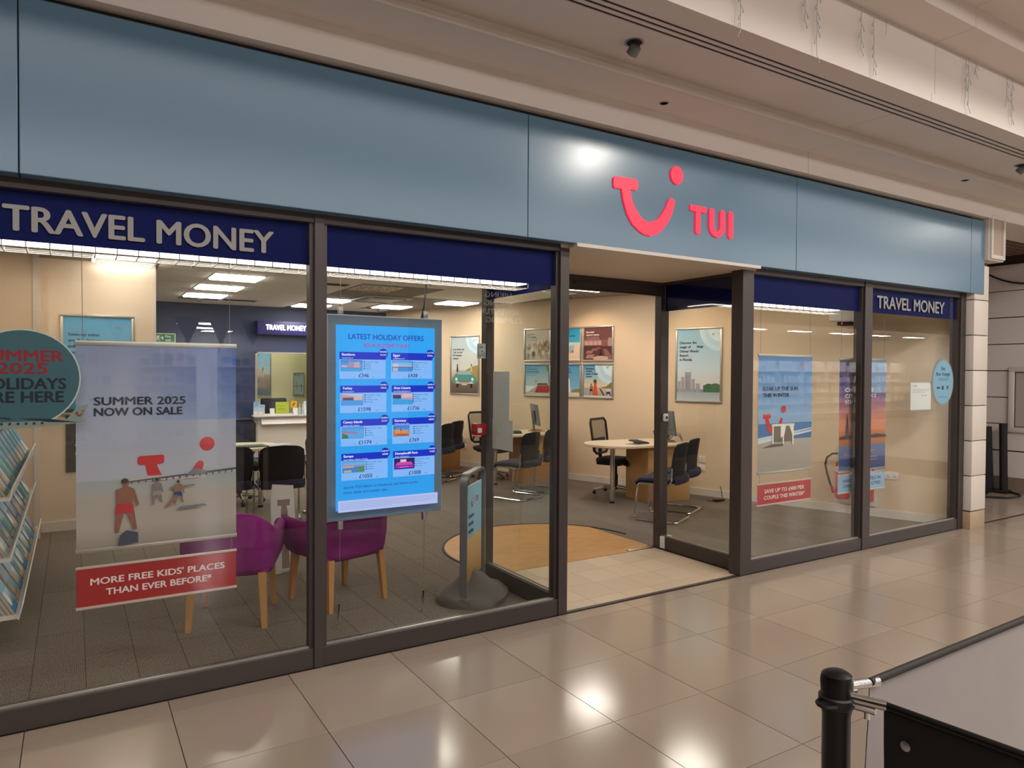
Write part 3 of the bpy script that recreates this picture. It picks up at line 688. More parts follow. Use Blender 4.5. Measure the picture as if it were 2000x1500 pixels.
# hanging posters with a strip below
def hang(x, y, w, z0, z1, sz0, sz1, label, slabel, draw, sdraw, scol, ztop=2.50):
    t = thing('hanging_poster', label, 'poster', (x, y, z0))
    MB().box(0, 0, 0, w, 0.002, z1 - z0).build('sheet', paper_m, t, None, 0)
    MB().box(-0.004, -0.006, z1 - z0 - 0.006, w + 0.004, 0.008, z1 - z0 + 0.018, None, 0.003).build('top_rail', silver_m, t)
    MB().box(-0.004, -0.006, -0.012, w + 0.004, 0.008, 0.008, None, 0.003).build('bottom_rail', silver_m, t)
    P = Print(w, z1 - z0); draw(P); P.build('artwork', t, basis((0, -0.0008, 0), XV, ZV))
    for dx in (0.03, w - 0.03): MB().tube([(dx, 0.003, z1 - z0 + 0.018), (dx - 0.004, 0.003, ztop - z0)], 0.0016, 5).build('wire', cable_m, t)
    s = thing('hanging_strip', slabel, 'banner strip', (x, y, sz0))
    h = sz1 - sz0
    MB().box(0, 0, 0, w, 0.002, h).build('sheet', paper_m, s, None, 0)
    MB().box(-0.004, -0.006, h - 0.006, w + 0.004, 0.008, h + 0.006, None, 0.003).build('top_rail', acr_rail, s)
    MB().box(-0.004, -0.006, -0.008, w + 0.004, 0.008, 0.006, None, 0.003).build('bottom_rail', acr_rail, s)
    P = Print(w, h); P.rect(0, 0, 1, 1, scol); sdraw(P); P.build('artwork', s, basis((0, -0.0008, 0), XV, ZV))
    for dx in (0.025, w - 0.025):
        MB().tube([(dx, 0.001, h + 0.006), (dx + 0.006, 0.001, h + 0.03), (dx, 0.001, z0 - 0.012 - sz0)], 0.0016, 6).build('hook', cable_m, s)
acr_rail = mat('strip_rail', '#c9b2ac', 0.3)
def figure(P, u, v, h, skin, short, step=0.0):
    """small printed beach figure; v is the foot line, h its height as a fraction"""
    w = h * P.h / P.w * 0.16
    P.poly([(u - w, v), (u - .6 * w, v), (u + .1 * w, v + .45 * h), (u - .9 * w, v + .5 * h)], skin).poly([(u + .9 * w + step, v + .01), (u + 1.3 * w + step, v + .01), (u + .9 * w, v + .5 * h), (u - .1 * w, v + .5 * h)], skin)
    P.poly([(u - 1.0 * w, v + .34 * h), (u + .05 * w, v + .36 * h), (u + 1.0 * w, v + .34 * h), (u + .8 * w, v + .54 * h), (u - .8 * w, v + .54 * h)], short)
    P.poly([(u - .8 * w, v + .53 * h), (u + .8 * w, v + .53 * h), (u + 1.0 * w, v + .80 * h), (u + .3 * w, v + .86 * h), (u - .9 * w, v + .80 * h)], skin)
    P.poly([(u + .7 * w, v + .80 * h), (u + 1.05 * w, v + .78 * h), (u + 1.5 * w, v + .5 * h), (u + 1.2 * w, v + .46 * h)], skin)
    P.ell(u + .1 * w, v + .92 * h, .06 * h * P.h, .075 * h * P.h, skin, 12).ell(u + .05 * w, v + .955 * h, .062 * h * P.h, .05 * h * P.h, '#2a211c', 12)
def d_summer(P):
    P.rect(0, .62, 1, 1, '#a9b0c8', '#8a96bd').rect(0, .31, 1, .62, '#b4b5c4', '#a9b0c8')
    P.quad(.30, .62, 1, 1, '#a9b0c8', '#7f97cc', '#2a55ab', '#8a96bd').rect(0, 0, 1, .32, '#a69a92', '#b9b0aa')
    P.rect(0, .22, 1, .33, '#a8a19b', '#aeb0ae').rect(0, .30, 1, .335, '#a3aaae')
    P.text('SUMMER 2025', .105, .705, '#1d2338', .555, .040, 'l', .026, 3).text('NOW ON SALE', .105, .652, '#1d2338', .535, .040, 'l', .026, 3)
    smile(P, .36, .355, .455 * P.w / .62, '#c8202b')
    P.rect(0.28, .318, .80, .345, '#b5b4b8').poly([(.26, .0), (1, 0), (1, .30), (.0, .30), (0, .0)], '#b0a69f').rect(0, 0, 1, .10, '#958a83', '#b0a69f')
    P.rect(0, .255, 1, .315, '#adaaa6', '#a2aaae')
    P.poly([(.30, .318), (1, .352), (1, .362), (.30, .324)], '#4c4a50')
    for k in range(16): P.rect(.32 + .043 * k, .310 + .0019 * k, .328 + .043 * k, .322 + .0021 * k, '#4c4a50')
    P.poly([(.66, .338), (.72, .372), (.80, .355), (.80, .342)], '#7d7c86')
    figure(P, .28, .075, .265, '#8a5541', '#b81d26'); figure(P, .475, .20, .13, '#7f7377', '#9b8d92'); figure(P, .61, .19, .125, '#8a6a58', '#27406f')
    P.poly([(.52, .175), (.56, .19), (.61, .24), (.59, .24)], '#8a6a58').poly([(.56, .27), (.72, .285), (.72, .29), (.56, .283)], '#8a6a58')
    P.poly([(.24, .01), (.36, .02), (.36, .07), (.29, .085), (.25, .06)], '#3c4258').poly([(.60, .165), (.80, .175), (.78, .185), (.62, .18)], '#6e7284')
def d_free(P):
    P.text("MORE FREE KIDS' PLACES", .5, .55, '#e9dcdc', .84, .17, 'c', .02, 3).text('THAN EVER BEFORE*', .5, .26, '#e9dcdc', .66, .17, 'c', .02, 3)
hang(0.208, 0.25, 0.740, 0.785, 1.802, 0.502, 0.700, 'big SUMMER 2025 NOW ON SALE beach poster hung in the left window',
     'red strip reading MORE FREE KIDS PLACES under the big left poster', d_summer, d_free, '#a51d22')
def d_soak(P):
    P.rect(0, .42, 1, 1, '#8fb4dc', '#3f83c9').rect(0, 0, 1, .30, '#9c9289', '#b3aaa0').rect(0, .28, 1, .43, '#2f6ea8', '#3a78b5')
    P.poly([(0, .25), (1, .335), (1, .35), (0, .28)], '#d7dde2').poly([(0, .27), (1, .36), (1, .37), (0, .30)], '#c6d6e4')
    P.poly([(0, .42), (.3, .43), (.3, .55), (0, .55)], '#8fb4dc').rect(0, .42, 1, .50, '#8fb4dc')
    P.text('SOAK UP THE SUN', .08, .705, '#18305a', .64, .034, 'l', .022, 2).text('THIS WINTER', .08, .650, '#18305a', .48, .034, 'l', .022, 2)
    smile(P, .08, .425, .46, '#cf2430')
    P.poly([(.25, .26), (.64, .26), (.64, .40), (.25, .40)], '#6d6356').poly([(.24, .395), (.66, .395), (.66, .415), (.24, .415)], '#e6e2da')
    for u in (.25, .44, .62): P.rect(u, .23, u + .025, .41, '#ece8e0')
    P.poly([(.40, .40), (.50, .40), (.47, .32), (.40, .29)], '#f1eee8').poly([(.56, .40), (.64, .40), (.64, .29), (.62, .31)], '#f1eee8').poly([(.08, .215), (.45, .225), (.45, .24), (.25, .245)], '#55504c')
    smile(P, .76, .93, .055, '#d6465a'); P.text('TUI', .87, .93, '#d6465a', .08, .018)
def d_400(P):
    P.text('SAVE UP TO £400 PER', .5, .55, '#eadedd', .74, .19, 'c', .018, 2).text('COUPLE THIS WINTER*', .5, .24, '#eadedd', .76, .19, 'c', .018, 2)
hang(5.203, 0.25, 0.735, 0.812, 1.828, 0.534, 0.716, 'blue beach poster SOAK UP THE SUN THIS WINTER in right window',
     'red strip SAVE UP TO 400 PER COUPLE under the blue beach poster', d_soak, d_400, '#b3262c')
def d_city(P):
    P.rect(0, .72, 1, 1, '#5b4a93', '#2a2560').rect(0, .45, 1, .72, '#d98a72', '#5b4a93').rect(.62, .70, 1, 1, '#8aa4c9', '#6f97c9').rect(0, .36, 1, .46, '#d98352', '#d98a72')
    P.rect(0, .22, 1, .36, '#a8623a', '#c9753f').rect(0, 0, 1, .23, '#3a4a83', '#5a6aa0')
    for k in range(16): P.rect(random.random() * .9, .04 + .011 * k, random.random() * .9 + .1, .046 + .011 * k, '#6f7cae' if k % 2 else '#c08a6a')
    P.poly([(.13, .30), (.19, .30), (.185, .40), (.16, .52), (.135, .40)], '#2b2030').poly([(.27, .30), (.33, .30), (.325, .40), (.30, .52), (.275, .40)], '#2b2030').poly([(0, .29), (1, .29), (1, .31), (.8, .325), (.6, .315), (.36, .33), (.1, .32), (0, .31)], '#3a2732')
    P.text('CHRISTMAS', .10, .715, '#e9e6ef', .60, .034, 'l', .022, 2).text('CITY BREAKS', .10, .660, '#e9e6ef', .66, .034, 'l', .022, 2).text('SORTED', .10, .605, '#e9e6ef', .38, .034, 'l', .022, 2)
    smile(P, .80, .925, .06, '#c23a55')
def d_hand(P):
    P.text('HANDPICKED HOTELS IN', .5, .56, '#1d2c50', .80, .19, 'c', .018, 2).text('OVER 60 GLOBAL CITIES', .5, .26, '#1d2c50', .80, .19, 'c', .018, 2)
hang(6.398, 0.28, 0.775, 0.737, 1.812, 0.534, 0.704, 'purple sunset city poster CITY BREAKS SORTED behind right mullion',
     'pale blue strip HANDPICKED HOTELS under the sunset city poster', d_city, d_hand, '#8ab4d6')

# right window: oval sticker and notice sheet
t = thing('window_sticker', 'pale blue oval goodbye sticker at the far right window edge', 'sticker', (8.07, 0.182, 1.345))
P = Print(0.44, 0.50, 0.0003)
P.ell(.5, .5, .215, .248, '#8f9491', 48).ell(.5, .5, .198, .230, '#7fb4cf', 48)
P.text('Say', .5, .76, '#1d3f6b', .20, .075, 'c', .02, 3).text('Bon Voyage', .5, .64, '#1d3f6b', .62, .075, 'c', .02, 3)
for k in range(2): P.rect(.26 + .04 * k, .575 - .035 * k, .76 - .04 * k, .585 - .035 * k, '#3f6d94')
P.rect(.22, .36, .36, .40, '#24476f').rect(.45, .34, .53, .42, '#24476f').poly([(.66, .42), (.76, .42), (.71, .33)], '#24476f').rect(.3, .18, .7, .187, '#3f6d94')
P.build('disc', t, basis((-0.22, 0, 0), XV, ZV))
t = thing('notice_sheet', 'white printed notice sheet in clear holder beside the oval sticker', 'notice', (7.47, 0.197, 1.305))
MB().box(0, 0, 0, 0.40, 0.003, 0.29).build('holder', steel_m, t, None, 0)
P = Print(0.385, 0.275, 0.0003); P.rect(0, 0, 1, 1, '#dfe4e6'); P.text('CLOSED', .06, .86, '#3c4350', .25, .06)
for k, (a, b_) in enumerate(((.06, .92), (.06, .88), (.06, .70))): P.rect(a, .76 - .06 * k, b_, .772 - .06 * k, '#8a9096')
P.rect(.55, .5, .62, .55, '#a0a6aa').rect(.7, .5, .76, .55, '#a0a6aa')
P.build('print', t, basis((0.0075, -0.0005, 0.0075), XV, ZV))

# papers taped to the side window by the door
t = thing('taped_papers', 'white sheets taped to the glass side window left of the entrance', 'paper', (3.079, 1.02, 1.06))
MB().box(0, -0.14, 0.23, 0.001, 0.11, 0.62).build('sheet', paper_m, t, None, 0)
MB().box(0.0012, -0.19, 0.0, 0.0022, 0.12, 0.24).build('sheet', paper_m, t, None, 0)
t = thing('call_point', 'red fire alarm call point on the entrance frame', 'alarm', (3.0, 1.21, 1.165))
MB().box(-0.055, -0.05, 0, 0.035, 0.045, 0.095, None, 0.008).build('case', red_m, t)
MB().box(-0.045, -0.052, 0.022, -0.008, -0.049, 0.06).build('glass_label', paper_m, t)
t = thing('lock_plate', 'pale perforated plate on the entrance frame above the red call point', 'plate', (2.99, 1.20, 1.785))
MB().box(-0.025, -0.03, 0, 0.042, -0.004, 0.12, None, 0.004).build('plate', lgrey_m, t)
m = MB()
for (a, b_) in ((-.012, .02), (-.012, .09), (.008, .03), (.008, .055), (.008, .09), (.025, .02), (.025, .04)): m.box(a - .004, -0.032, b_ - .004, a + .004, -0.0295, b_ + .006)
tag(m.build('holes', dark_m, t), kind='stuff')
t = thing('door_sensor', 'small white round sensor on the right door post', 'sensor', (4.99, 1.163, 1.24))
MB().box(-0.03, -0.03, -0.025, 0.03, 0.0, 0.05, None, 0.012).build('case', white2_m, t)
MB().lathe([(0.014, 0), (0.014, 0.004), (0.002, 0.005)], 14, basis((0.0, -0.031, 0.012), XV, ZV)).build('lens', black_m, t)
t = thing('key_switch', 'white key switch box low on the right door post', 'switch', (4.99, 1.16, 0.01))
MB().box(-0.05, -0.06, 0, 0.06, 0.0, 0.115, None, 0.006).build('box', white2_m, t)
MB().lathe([(0.014, 0), (0.014, 0.005), (0.01, 0.006)], 14, basis((0.0, -0.061, 0.065), XV, ZV)).box(-0.005, -0.064, 0.03, 0.005, -0.06, 0.052).build('keyhole', grey_m, t)

# =================================================================== THE HANGING SCREEN
SX, SY, SZ = 1.572, 0.655, 0.706
t = thing('display_screen', 'large grey hanging screen lit blue with eight priced holiday offers', 'screen', (SX, SY, SZ))
SW, SH = 0.815, 1.336
MB().box(0, 0, 0, SW, 0.075, SH, None, 0.006).build('case', lgrey_m, t)
bez = MB()
bw, bt = 0.058, 0.066
for q in ((0.006, 0.006, SW - .006, bt), (0.006, SH - bt, SW - .006, SH - .006), (0.006, bt, bw, SH - bt), (SW - bw, bt, SW - .006, SH - bt)): bez.box(q[0], -0.004, q[1], q[2], 0.002, q[3])
bez.build('bezel', mat('slate_bezel', '#6c8197', 0.35), t, None, 0)
PW, PH = SW - 2 * bw, SH - 2 * bt
P = Print(PW, PH, 0.00025)
P.rect(0, 0, 1, 1, '#2f9ff2', '#2ba6fb')
def sx(px, py): return ((px - 0) , py)
P.text('LATEST HOLIDAY OFFERS', .5, .925, '#1d3fb0', .76, .030, 'c', .012, 3)
P.text('BOOK IN STORE TODAY', .5, .885, '#b52a86', .46, .019, 'c', .012, 3)
deals = [('Benidorm', 'Hotel Rio Park 4T', 'WINTER', 'SUN', '1st Jan 2024 - 7 nights', 'Glasgow', '2x Adults', 'Full Board', '£346', 'pp', 0),
         ('Egypt', 'SUNRISE Resort 5T', 'LATE', 'DEAL', '30th Nov 2023 - 7 nights', 'Glasgow', '2x Adults', 'All Inclusive', '£438', 'pp', 1),
         ('Turkey', 'Sea Club Hotel 5T', 'FAMILY', 'DEAL', '8th May 2024 - 14 nights', 'Glasgow', '2x Adults, 1x Child', 'All Inclusive', '£1598', 'total', 2),
         ('Gran Canaria', 'Round Plaza Apartments 3T+', 'FAMILY', 'DEAL', '12th May 2024 - 10 nights', 'Glasgow', '2x Adults, 2x Children', 'Self Catering', '£1736', 'total', 3),
         ('Canary Islands', 'Marella Cruises - Explorer', 'CRUISE &', 'STAY', '13th Dec 2023 - 14 nights', 'Glasgow', '2x Adults', 'All Inclusive', '£1174', 'pp', 4),
         ('Germany', 'TUI River Cruises - Maya', 'FESTIVE', 'MARKETS', '17th Dec 2023 - 3 nights', 'Manchester', '2x Adults', 'Full Board Plus', '£769', 'pp', 5),
         ('Europe', 'Royal Caribbean - Explorer of the Seas', 'NEXT', 'SUMMER', '13th Oct 2024 - 7 nights', 'Edinburgh', '2x Adults', 'Full Board', '£1050', 'pp', 6),
         ('Disneyland® Paris', 'Disney - Hotel Santa Fe', 'PARK', 'TICKET', '12th Dec 2023 - 2 nights', 'Edinburgh', '2x Adults, 1x Child', 'Room Only', '£1008', 'total', 7)]
def photo(P, k, u, v, w, h):
    R = lambda a, b, c, d, c0, c1=None: P.rect(u + a * w, v + b * h, u + c * w, v + d * h, c0, c1)
    Q = lambda pts, c: P.poly([(u + a * w, v + b * h) for a, b in pts], c)
    R(-.01, -.015, 1.01, 1.015, '#20386e')
    if k == 0:
        R(0, 0, 1, 1, '#6fb6ee', '#2f86dc'); R(.02, .3, .3, .55, '#b9a7cc'); Q([(.32, .25), (.38, .95), (.6, .82), (.6, .25)], '#a98cb4'); Q([(.6, .25), (.6, .82), (.86, .9), (.9, .25)], '#c3a3bd'); R(0, .25, 1, .32, '#7d6d99'); R(0, 0, 1, .26, '#37a8e8')
    elif k == 1:
        R(0, .4, 1, 1, '#9ccdf3', '#4a9ceb'); R(.02, .35, .3, .72, '#d6c3cc'); R(.3, .4, 1, .52, '#b7a3bb'); R(.0, .35, 1, .42, '#56608f'); R(0, 0, 1, .36, '#3d8fe0'); R(.02, 0, .28, .34, '#b0b3d2')
    elif k == 2:
        R(0, .4, 1, 1, '#a8c6ee'); Q([(0, .95), (.9, .7), (1, .75), (1, .4), (0, .4)], '#c99aa0'); R(.05, .42, .55, .66, '#5b4a6d'); R(.6, .45, .95, .7, '#d9b4b4'); R(0, 0, 1, .42, '#4598e6')
    elif k == 3:
        R(0, .3, 1, 1, '#b59cc0'); R(0, .5, .4, .85, '#2e3a6b'); R(.45, .6, 1, .95, '#d3b6c4'); Q([(0, .55), (1, .35), (1, 0), (0, 0)], '#2f9fe4')
    elif k == 4:
        R(0, .4, 1, 1, '#5fb3ef', '#3b92e6'); Q([(0, .75), (.8, .55), (.8, .5), (0, .45)], '#7a86b5'); R(0, .42, .75, .52, '#c06c8a'); R(0, 0, 1, .42, '#4fa4e8'); Q([(0, 0), (.3, 0), (.25, .3), (0, .45)], '#3e7a4c')
    elif k == 5:
        R(0, .5, 1, 1, '#4f9be8', '#2b74cf'); R(0, 0, 1, .52, '#c9733f'); R(.1, .3, .45, .62, '#e0925a'); Q([(.42, .5), (.5, .5), (.46, .9)], '#4a4a78'); R(.5, .25, .95, .55, '#d98e5c'); R(.2, .05, .9, .2, '#a8532f'); Q([(0, .6), (.12, .7), (.1, 1), (0, 1)], '#3f7f4d')
    elif k == 6:
        R(0, .6, 1, 1, '#86bdf0', '#4f9fe9'); Q([(0, .72), (1, .66), (1, .5), (0, .35)], '#7f96c2'); R(0, .42, .5, .62, '#cf97a3'); R(0, 0, 1, .42, '#3f86cf'); Q([(.6, 0), (1, 0), (1, .6), (.8, .4)], '#5b8a54'); R(.05, .02, .4, .2, '#b9b487')
    else:
        R(0, 0, 1, 1, '#3d1f8a', '#2a1a66'); Q([(.05, .35), (.95, .35), (.85, .65), (.15, .65)], '#c94fb0'); R(.3, .65, .6, .9, '#e7c3d6'); R(.05, .1, .95, .3, '#a92fb8'); R(.25, .15, .7, .22, '#e06fc6')
PY = lambda px: 1 - (px - 600) / 405.0
rows = [(0.8550, 0.815, 0.7085), (0.6735, 0.635, 0.525), (0.4920, 0.455, 0.347), (0.3100, 0.273, 0.165)]
for i, dl in enumerate(deals):
    r = i // 2; c = i % 2
    u0, u1 = ((.035, .485), (.535, .97))[c]
    top, hb, bot = rows[r]
    P.rect(u0, bot, u1, hb, '#86baff'); P.rect(u0, bot, u1, bot + .0015, '#4b86d8'); P.rect(u0, hb, u1, top, '#1430c8'); P.rect(u0, bot + .040, u1, bot + .041, '#74a6ea')
    P.ell(u1 - .025, top - .006, .033, .033, '#0f2bbd', 24)
    P.text(dl[2], u1 - .025, top + .000, '#e8efff', .075, .0085, 'c', .02, 2); P.text(dl[3], u1 - .025, top - .017, '#e8efff', .06, .0085, 'c', .02, 2)
    P.text(dl[0], u0 + .022, top - .020, '#f2f5ff', None, .0135, 'l', .018, 2); P.text(dl[1], u0 + .022, top - .035, '#dfe8ff', None, .0062, 'l', .012, 2)
    pw_ = .205 if i != 5 else .16
    photo(P, dl[10], u0 + .012, bot + .044, pw_, hb - bot - .049)
    tu = u0 + (.25 if c == 0 else .235)
    for q in range(4):
        v = hb - .0160 - .0125 * q
        P.rect(tu - .020, v, tu - .008, v + .006, '#23386e'); P.text(dl[4 + q], tu, v, '#23386e', None, .0060, 'l', .006, 1)
    P.text('from', u0 + .125, bot + .008, '#23386e', None, .005, 'l', 0, 1); P.text(dl[8], (u0 + u1) / 2 + .005, bot + .010, '#15296b', None, .0215, 'c', .008, 3); P.text(dl[9], u1 - .135 + (.02 if len(dl[8]) > 4 else 0), bot + .010, '#23386e', None, .0075, 'l', 0, 1)
P.text('Search TUI Falkirk on Facebook and follow us for', .05, .125, '#2c3f9c', .74, .0135, 'l', .01, 2); P.text('more deals and insider tips.', .05, .098, '#2c3f9c', .43, .0135, 'l', .01, 2)
P.rect(0, 0, 1, .062, '#b8c4f6')
for k in range(5): P.rect(.015, .048 - .0085 * k, (.97, .98, .96, .975, .52)[k], .0505 - .0085 * k, '#98a3da')
P.build('lit_panel', t, basis((bw, -0.0015, bt), XV, ZV), screen_m)
for dx in (0.10, 0.70):
    MB().box(dx - .016, .02, SH, dx + .016, .05, SH + .055, None, .004).build('bracket', steel_m, t)
    MB().box(dx - .016, .02, -0.06, dx + .016, .05, 0.0, None, .004).build('bracket', steel_m, t)
for dx in (0.10, 0.70):
    MB().tube([(dx, .035, SH + .05), (dx, .035, 2.815 - SZ)], 0.0022, 6).build('suspension_cable', cable_m, t)
    MB().tube([(dx, .035, -.06), (dx - .006, .035, -.57)], 0.0018, 6).build('suspension_cable', cable_m, t)
    MB().tube([(dx - .006, .035, -.55), (dx - .014, .03, -.64)], [0.009, 0.007], 10).tube([(dx - .014, .03, -.64), (dx - .02, .028, -.69), (dx - .03, .02, -.700)], [0.003, 0.003, 0.004], 8).build('turnbuckle', chrome_m, t)
MB().tube([(0.675, .04, SH), (0.70, .045, SH + .10), (0.715, .05, SH + .25), (0.70, .055, SH + .45), (0.71, .06, 2.80 - SZ)], 0.006, 8).build('power_cable', black_m, t)

# ---- white wire cable tray along the top of the windows
def tray(label, x0, x1):
    t = thing('guarded_strip_light', label, 'strip light', (x0, 0.50, 2.285))
    m = MB(); L_ = x1 - x0
    for (y, z) in ((0, 0), (0.06, 0), (0.12, 0), (0.18, 0), (0, 0.045), (0.18, 0.045)): m.box(0, y - .0025, z - .0025, L_, y + .0025, z + .0025)
    for k in range(int(L_ / 0.1) + 1):
        x = k * 0.1
        m.box(x - .0025, 0, -.0025, x + .0025, .18, .0025).box(x - .0025, -.0025, 0, x + .0025, .0025, .06).box(x - .0025, .1775, 0, x + .0025, .1825, .06)
    m.build('grid', wire_m, t, None, 0)
    MB().box(0, 0.02, 0.028, L_, 0.16, 0.040).build('light_strip', strip_m, t, None, 0)
    for k in range(3):
        x = L_ * (k + .5) / 3
        MB().tube([(x, .09, 0.0), (x, .09, 2.815 - 2.285)], .004, 6).build('hanger', steel_m, t)
tray('lit strip with white wire guard above the left windows', -1.5, 3.0)
tray('lit strip with white wire guard above the right windows', 5.05, 6.75)

# ---- ceiling troffers etc.
desc = ['square ceiling light, nearest of the three in a row at left', 'square ceiling light, middle of the three in a row at left', 'square ceiling light, farthest of the three in a row at left',
        'square ceiling light half hidden by the window mullion', 'farthest ceiling light near the booth, cut by the mullion', 'square ceiling light above the top edge of the hanging screen',
        'square ceiling light at upper right of the hanging screen', 'louvred ceiling light close to the cream partition',
        'added ceiling light over the waiting area, hidden above the navy band', 'added ceiling light over the right desk, hidden above the navy band', 'added ceiling light near right window, hidden above the band']
for i, (x, y) in enumerate(FIX):
    t = thing('ceiling_light', desc[i], 'ceiling light', (x + .3, y + .3, CH), 0, 'ceiling panel lights')
    m = MB()
    for q in ((-.297, -.297, .297, -.27), (-.297, .27, .297, .297), (-.297, -.27, -.27, .27), (.27, -.27, .297, .27)): m.box(q[0], q[1], -.012, q[2], q[3], 0)
    m.build('frame', white2_m, t, None, 0)
    MB().box(-.27, -.27, -.026, .27, .27, -.002).build('diffuser', lamp_m, t, None, 0)
    if i == 7:
        m = MB()
        for k in range(7): m.box(-.27, -.24 + .075 * k, -.05, .27, -.20 + .075 * k, -.028)
        m.build('louvre', steel_m, t, None, 0)
t = thing('air_conditioner', 'square ceiling air conditioning cassette with dark slots', 'air conditioner', (4.31, 6.75, CH))
MB().box(-.37, -.45, -.03, .37, .45, 0, None, .012).build('panel', lgrey_m, t)
MB().box(-.22, -.22, -.036, .22, .22, -.03).build('grille', white2_m, t, None, 0)
for q in ((-.26, -.40, .26, -.355), (-.26, .355, .26, .40), (-.335, -.28, -.295, .28), (.295, -.28, .335, .28)): MB().box(q[0], q[1], -.0345, q[2], q[3], -.03).build('slot', blackm_m, t, None, 0)
t = thing('decor_ceiling_panel', 'sparkling patterned ceiling panel before the air conditioner', 'ceiling panel', (3.74, 5.50, CH))
MB().box(-.3, -.3, -.012, .3, .3, 0).build('frame', white2_m, t, None, 0)
m = MB()
for k in range(110):
    a, b_ = random.uniform(-.26, .26), random.uniform(-.26, .26); w = random.uniform(.012, .03)
    m.lathe([(w, -.012), (w * .6, -.02), (.001, -.022)], 6, Matrix.Translation((a, b_, 0)))
tag(m.build('crystals', crystal_m, t, None, 0), kind='stuff')
def smoke(x, y, label):
    t = thing('smoke_detector', label, 'smoke detector', (x, y, CH), 0, 'ceiling smoke detectors')
    MB().lathe([(.055, 0), (.055, -.012), (.05, -.018)], 20).build('base', lgrey_m, t); MB().lathe([(.042, -.018), (.036, -.045), (.015, -.055), (.001, -.055)], 20).build('sensor', grey_m, t)
smoke(1.90, 8.35, 'smoke detector on ceiling before the navy wall at left'); smoke(4.94, 8.45, 'smoke detector on ceiling just above the hanging screen')
def sprinkler(x, y, label):
    t = thing('sprinkler', label, 'sprinkler', (x, y, CH), 0, 'ceiling sprinklers')
    MB().lathe([(.04, 0), (.04, -.004), (.012, -.008)], 16).build('rose', steel_m, t); MB().lathe([(.008, -.008), (.008, -.04), (.018, -.043), (.018, -.048), (.004, -.05)], 12).build('head', steel_m, t)
sprinkler(1.28, 4.40, 'sprinkler on ceiling right of the cream partition'); sprinkler(3.84, 4.98, 'sprinkler on ceiling in front of the sparkling panel'); sprinkler(6.62, 4.80, 'sprinkler on ceiling seen through the open doorway')
def vent(x, y, w, d, label):
    t = thing('ceiling_vent', label, 'vent', (x, y, CH), 0, 'dark ceiling vents')
    MB().box(-w / 2, -d / 2, -.01, w / 2, d / 2, 0).build('grille', mat('vent_grey', '#6b645e', 0.7), t, None, 0)
    for k in range(3): MB().box(-w / 2 + .02, -d / 2 + d * (k + .5) / 3 - .01, -.013, w / 2 - .02, -d / 2 + d * (k + .5) / 3 + .01, -.01).build('slat', dark_m, t, None, 0)
vent(2.50, 8.30, .5, .22, 'dark slot vent on ceiling in front of the navy wall'); vent(3.05, 5.35, .5, .2, 'dark slot vent on ceiling right of the mullion')
t = thing('surface_light', 'slim white linear light on the ceiling right of the hanging screen', 'ceiling light', (4.40, 4.60, CH))
MB().box(-.25, -.05, -.03, .25, .05, 0, None, .008).build('body', white2_m, t); MB().box(-.22, -.03, -.036, .22, .03, -.03).build('diffuser', white_m, t, None, 0)
t = thing('air_curtain', 'white wall projector unit with dark slots high on the right window side', 'projector', wpt(0.80, 2.24, 0.24))
t.rotation_euler = (0, 0, math.atan2(wdy, wdx))
MB().box(-.15, -.24, 0.04, .15, .24, 0.19, None, .03).build('case', white2_m, t)
m = MB()
for k in range(4): m.box(-.11 + .06 * k, .199, .13, -.07 + .06 * k, .203, .15)
m.build('slots', black_m, t, None, 0)
MB().box(-.08, -.05, 0.0, .08, .15, .045, None, .004).build('sensor_box', dark_m, t); MB().box(.02, .15, .016, .034, .154, .026).build('indicator', lum_red_m, t, None, 0)
MB().box(-.05, -.22, .17, .05, .1, .52).build('bracket', white2_m, t)
t = thing('recessed_spotlight', 'warm recessed spotlight over the entrance wall', 'spotlight', (6.2, 3.6, CH))
MB().lathe([(.06, 0), (.06, -.005), (.045, -.005)], 20).build('ring', white2_m, t)
spot('wall_wash', (6.3, 4.6, 2.78), (7.0, 4.6, 1.4), 22, (1.0, 0.72, 0.46), 1.9)
spot('wall_wash', (6.6, 3.0, 2.78), (7.6, 2.9, 1.3), 22, (1.0, 0.72, 0.46), 1.9)
spot('wall_wash', (7.2, 1.5, 2.78), (8.0, 1.6, 1.2), 4, (1.0, 0.80, 0.58), 1.9)
spot('wall_wash', (-0.35, 3.5, 2.78), (-0.4, 4.6, 1.5), 14, (1.0, 0.80, 0.62), 1.9)  # added spot to brighten the left pillar, no fitting modelled
spot('wall_wash', (0.5, 3.7, 2.78), (0.4, 4.9, 1.5), 16, (1.0, 0.76, 0.54), 1.9)

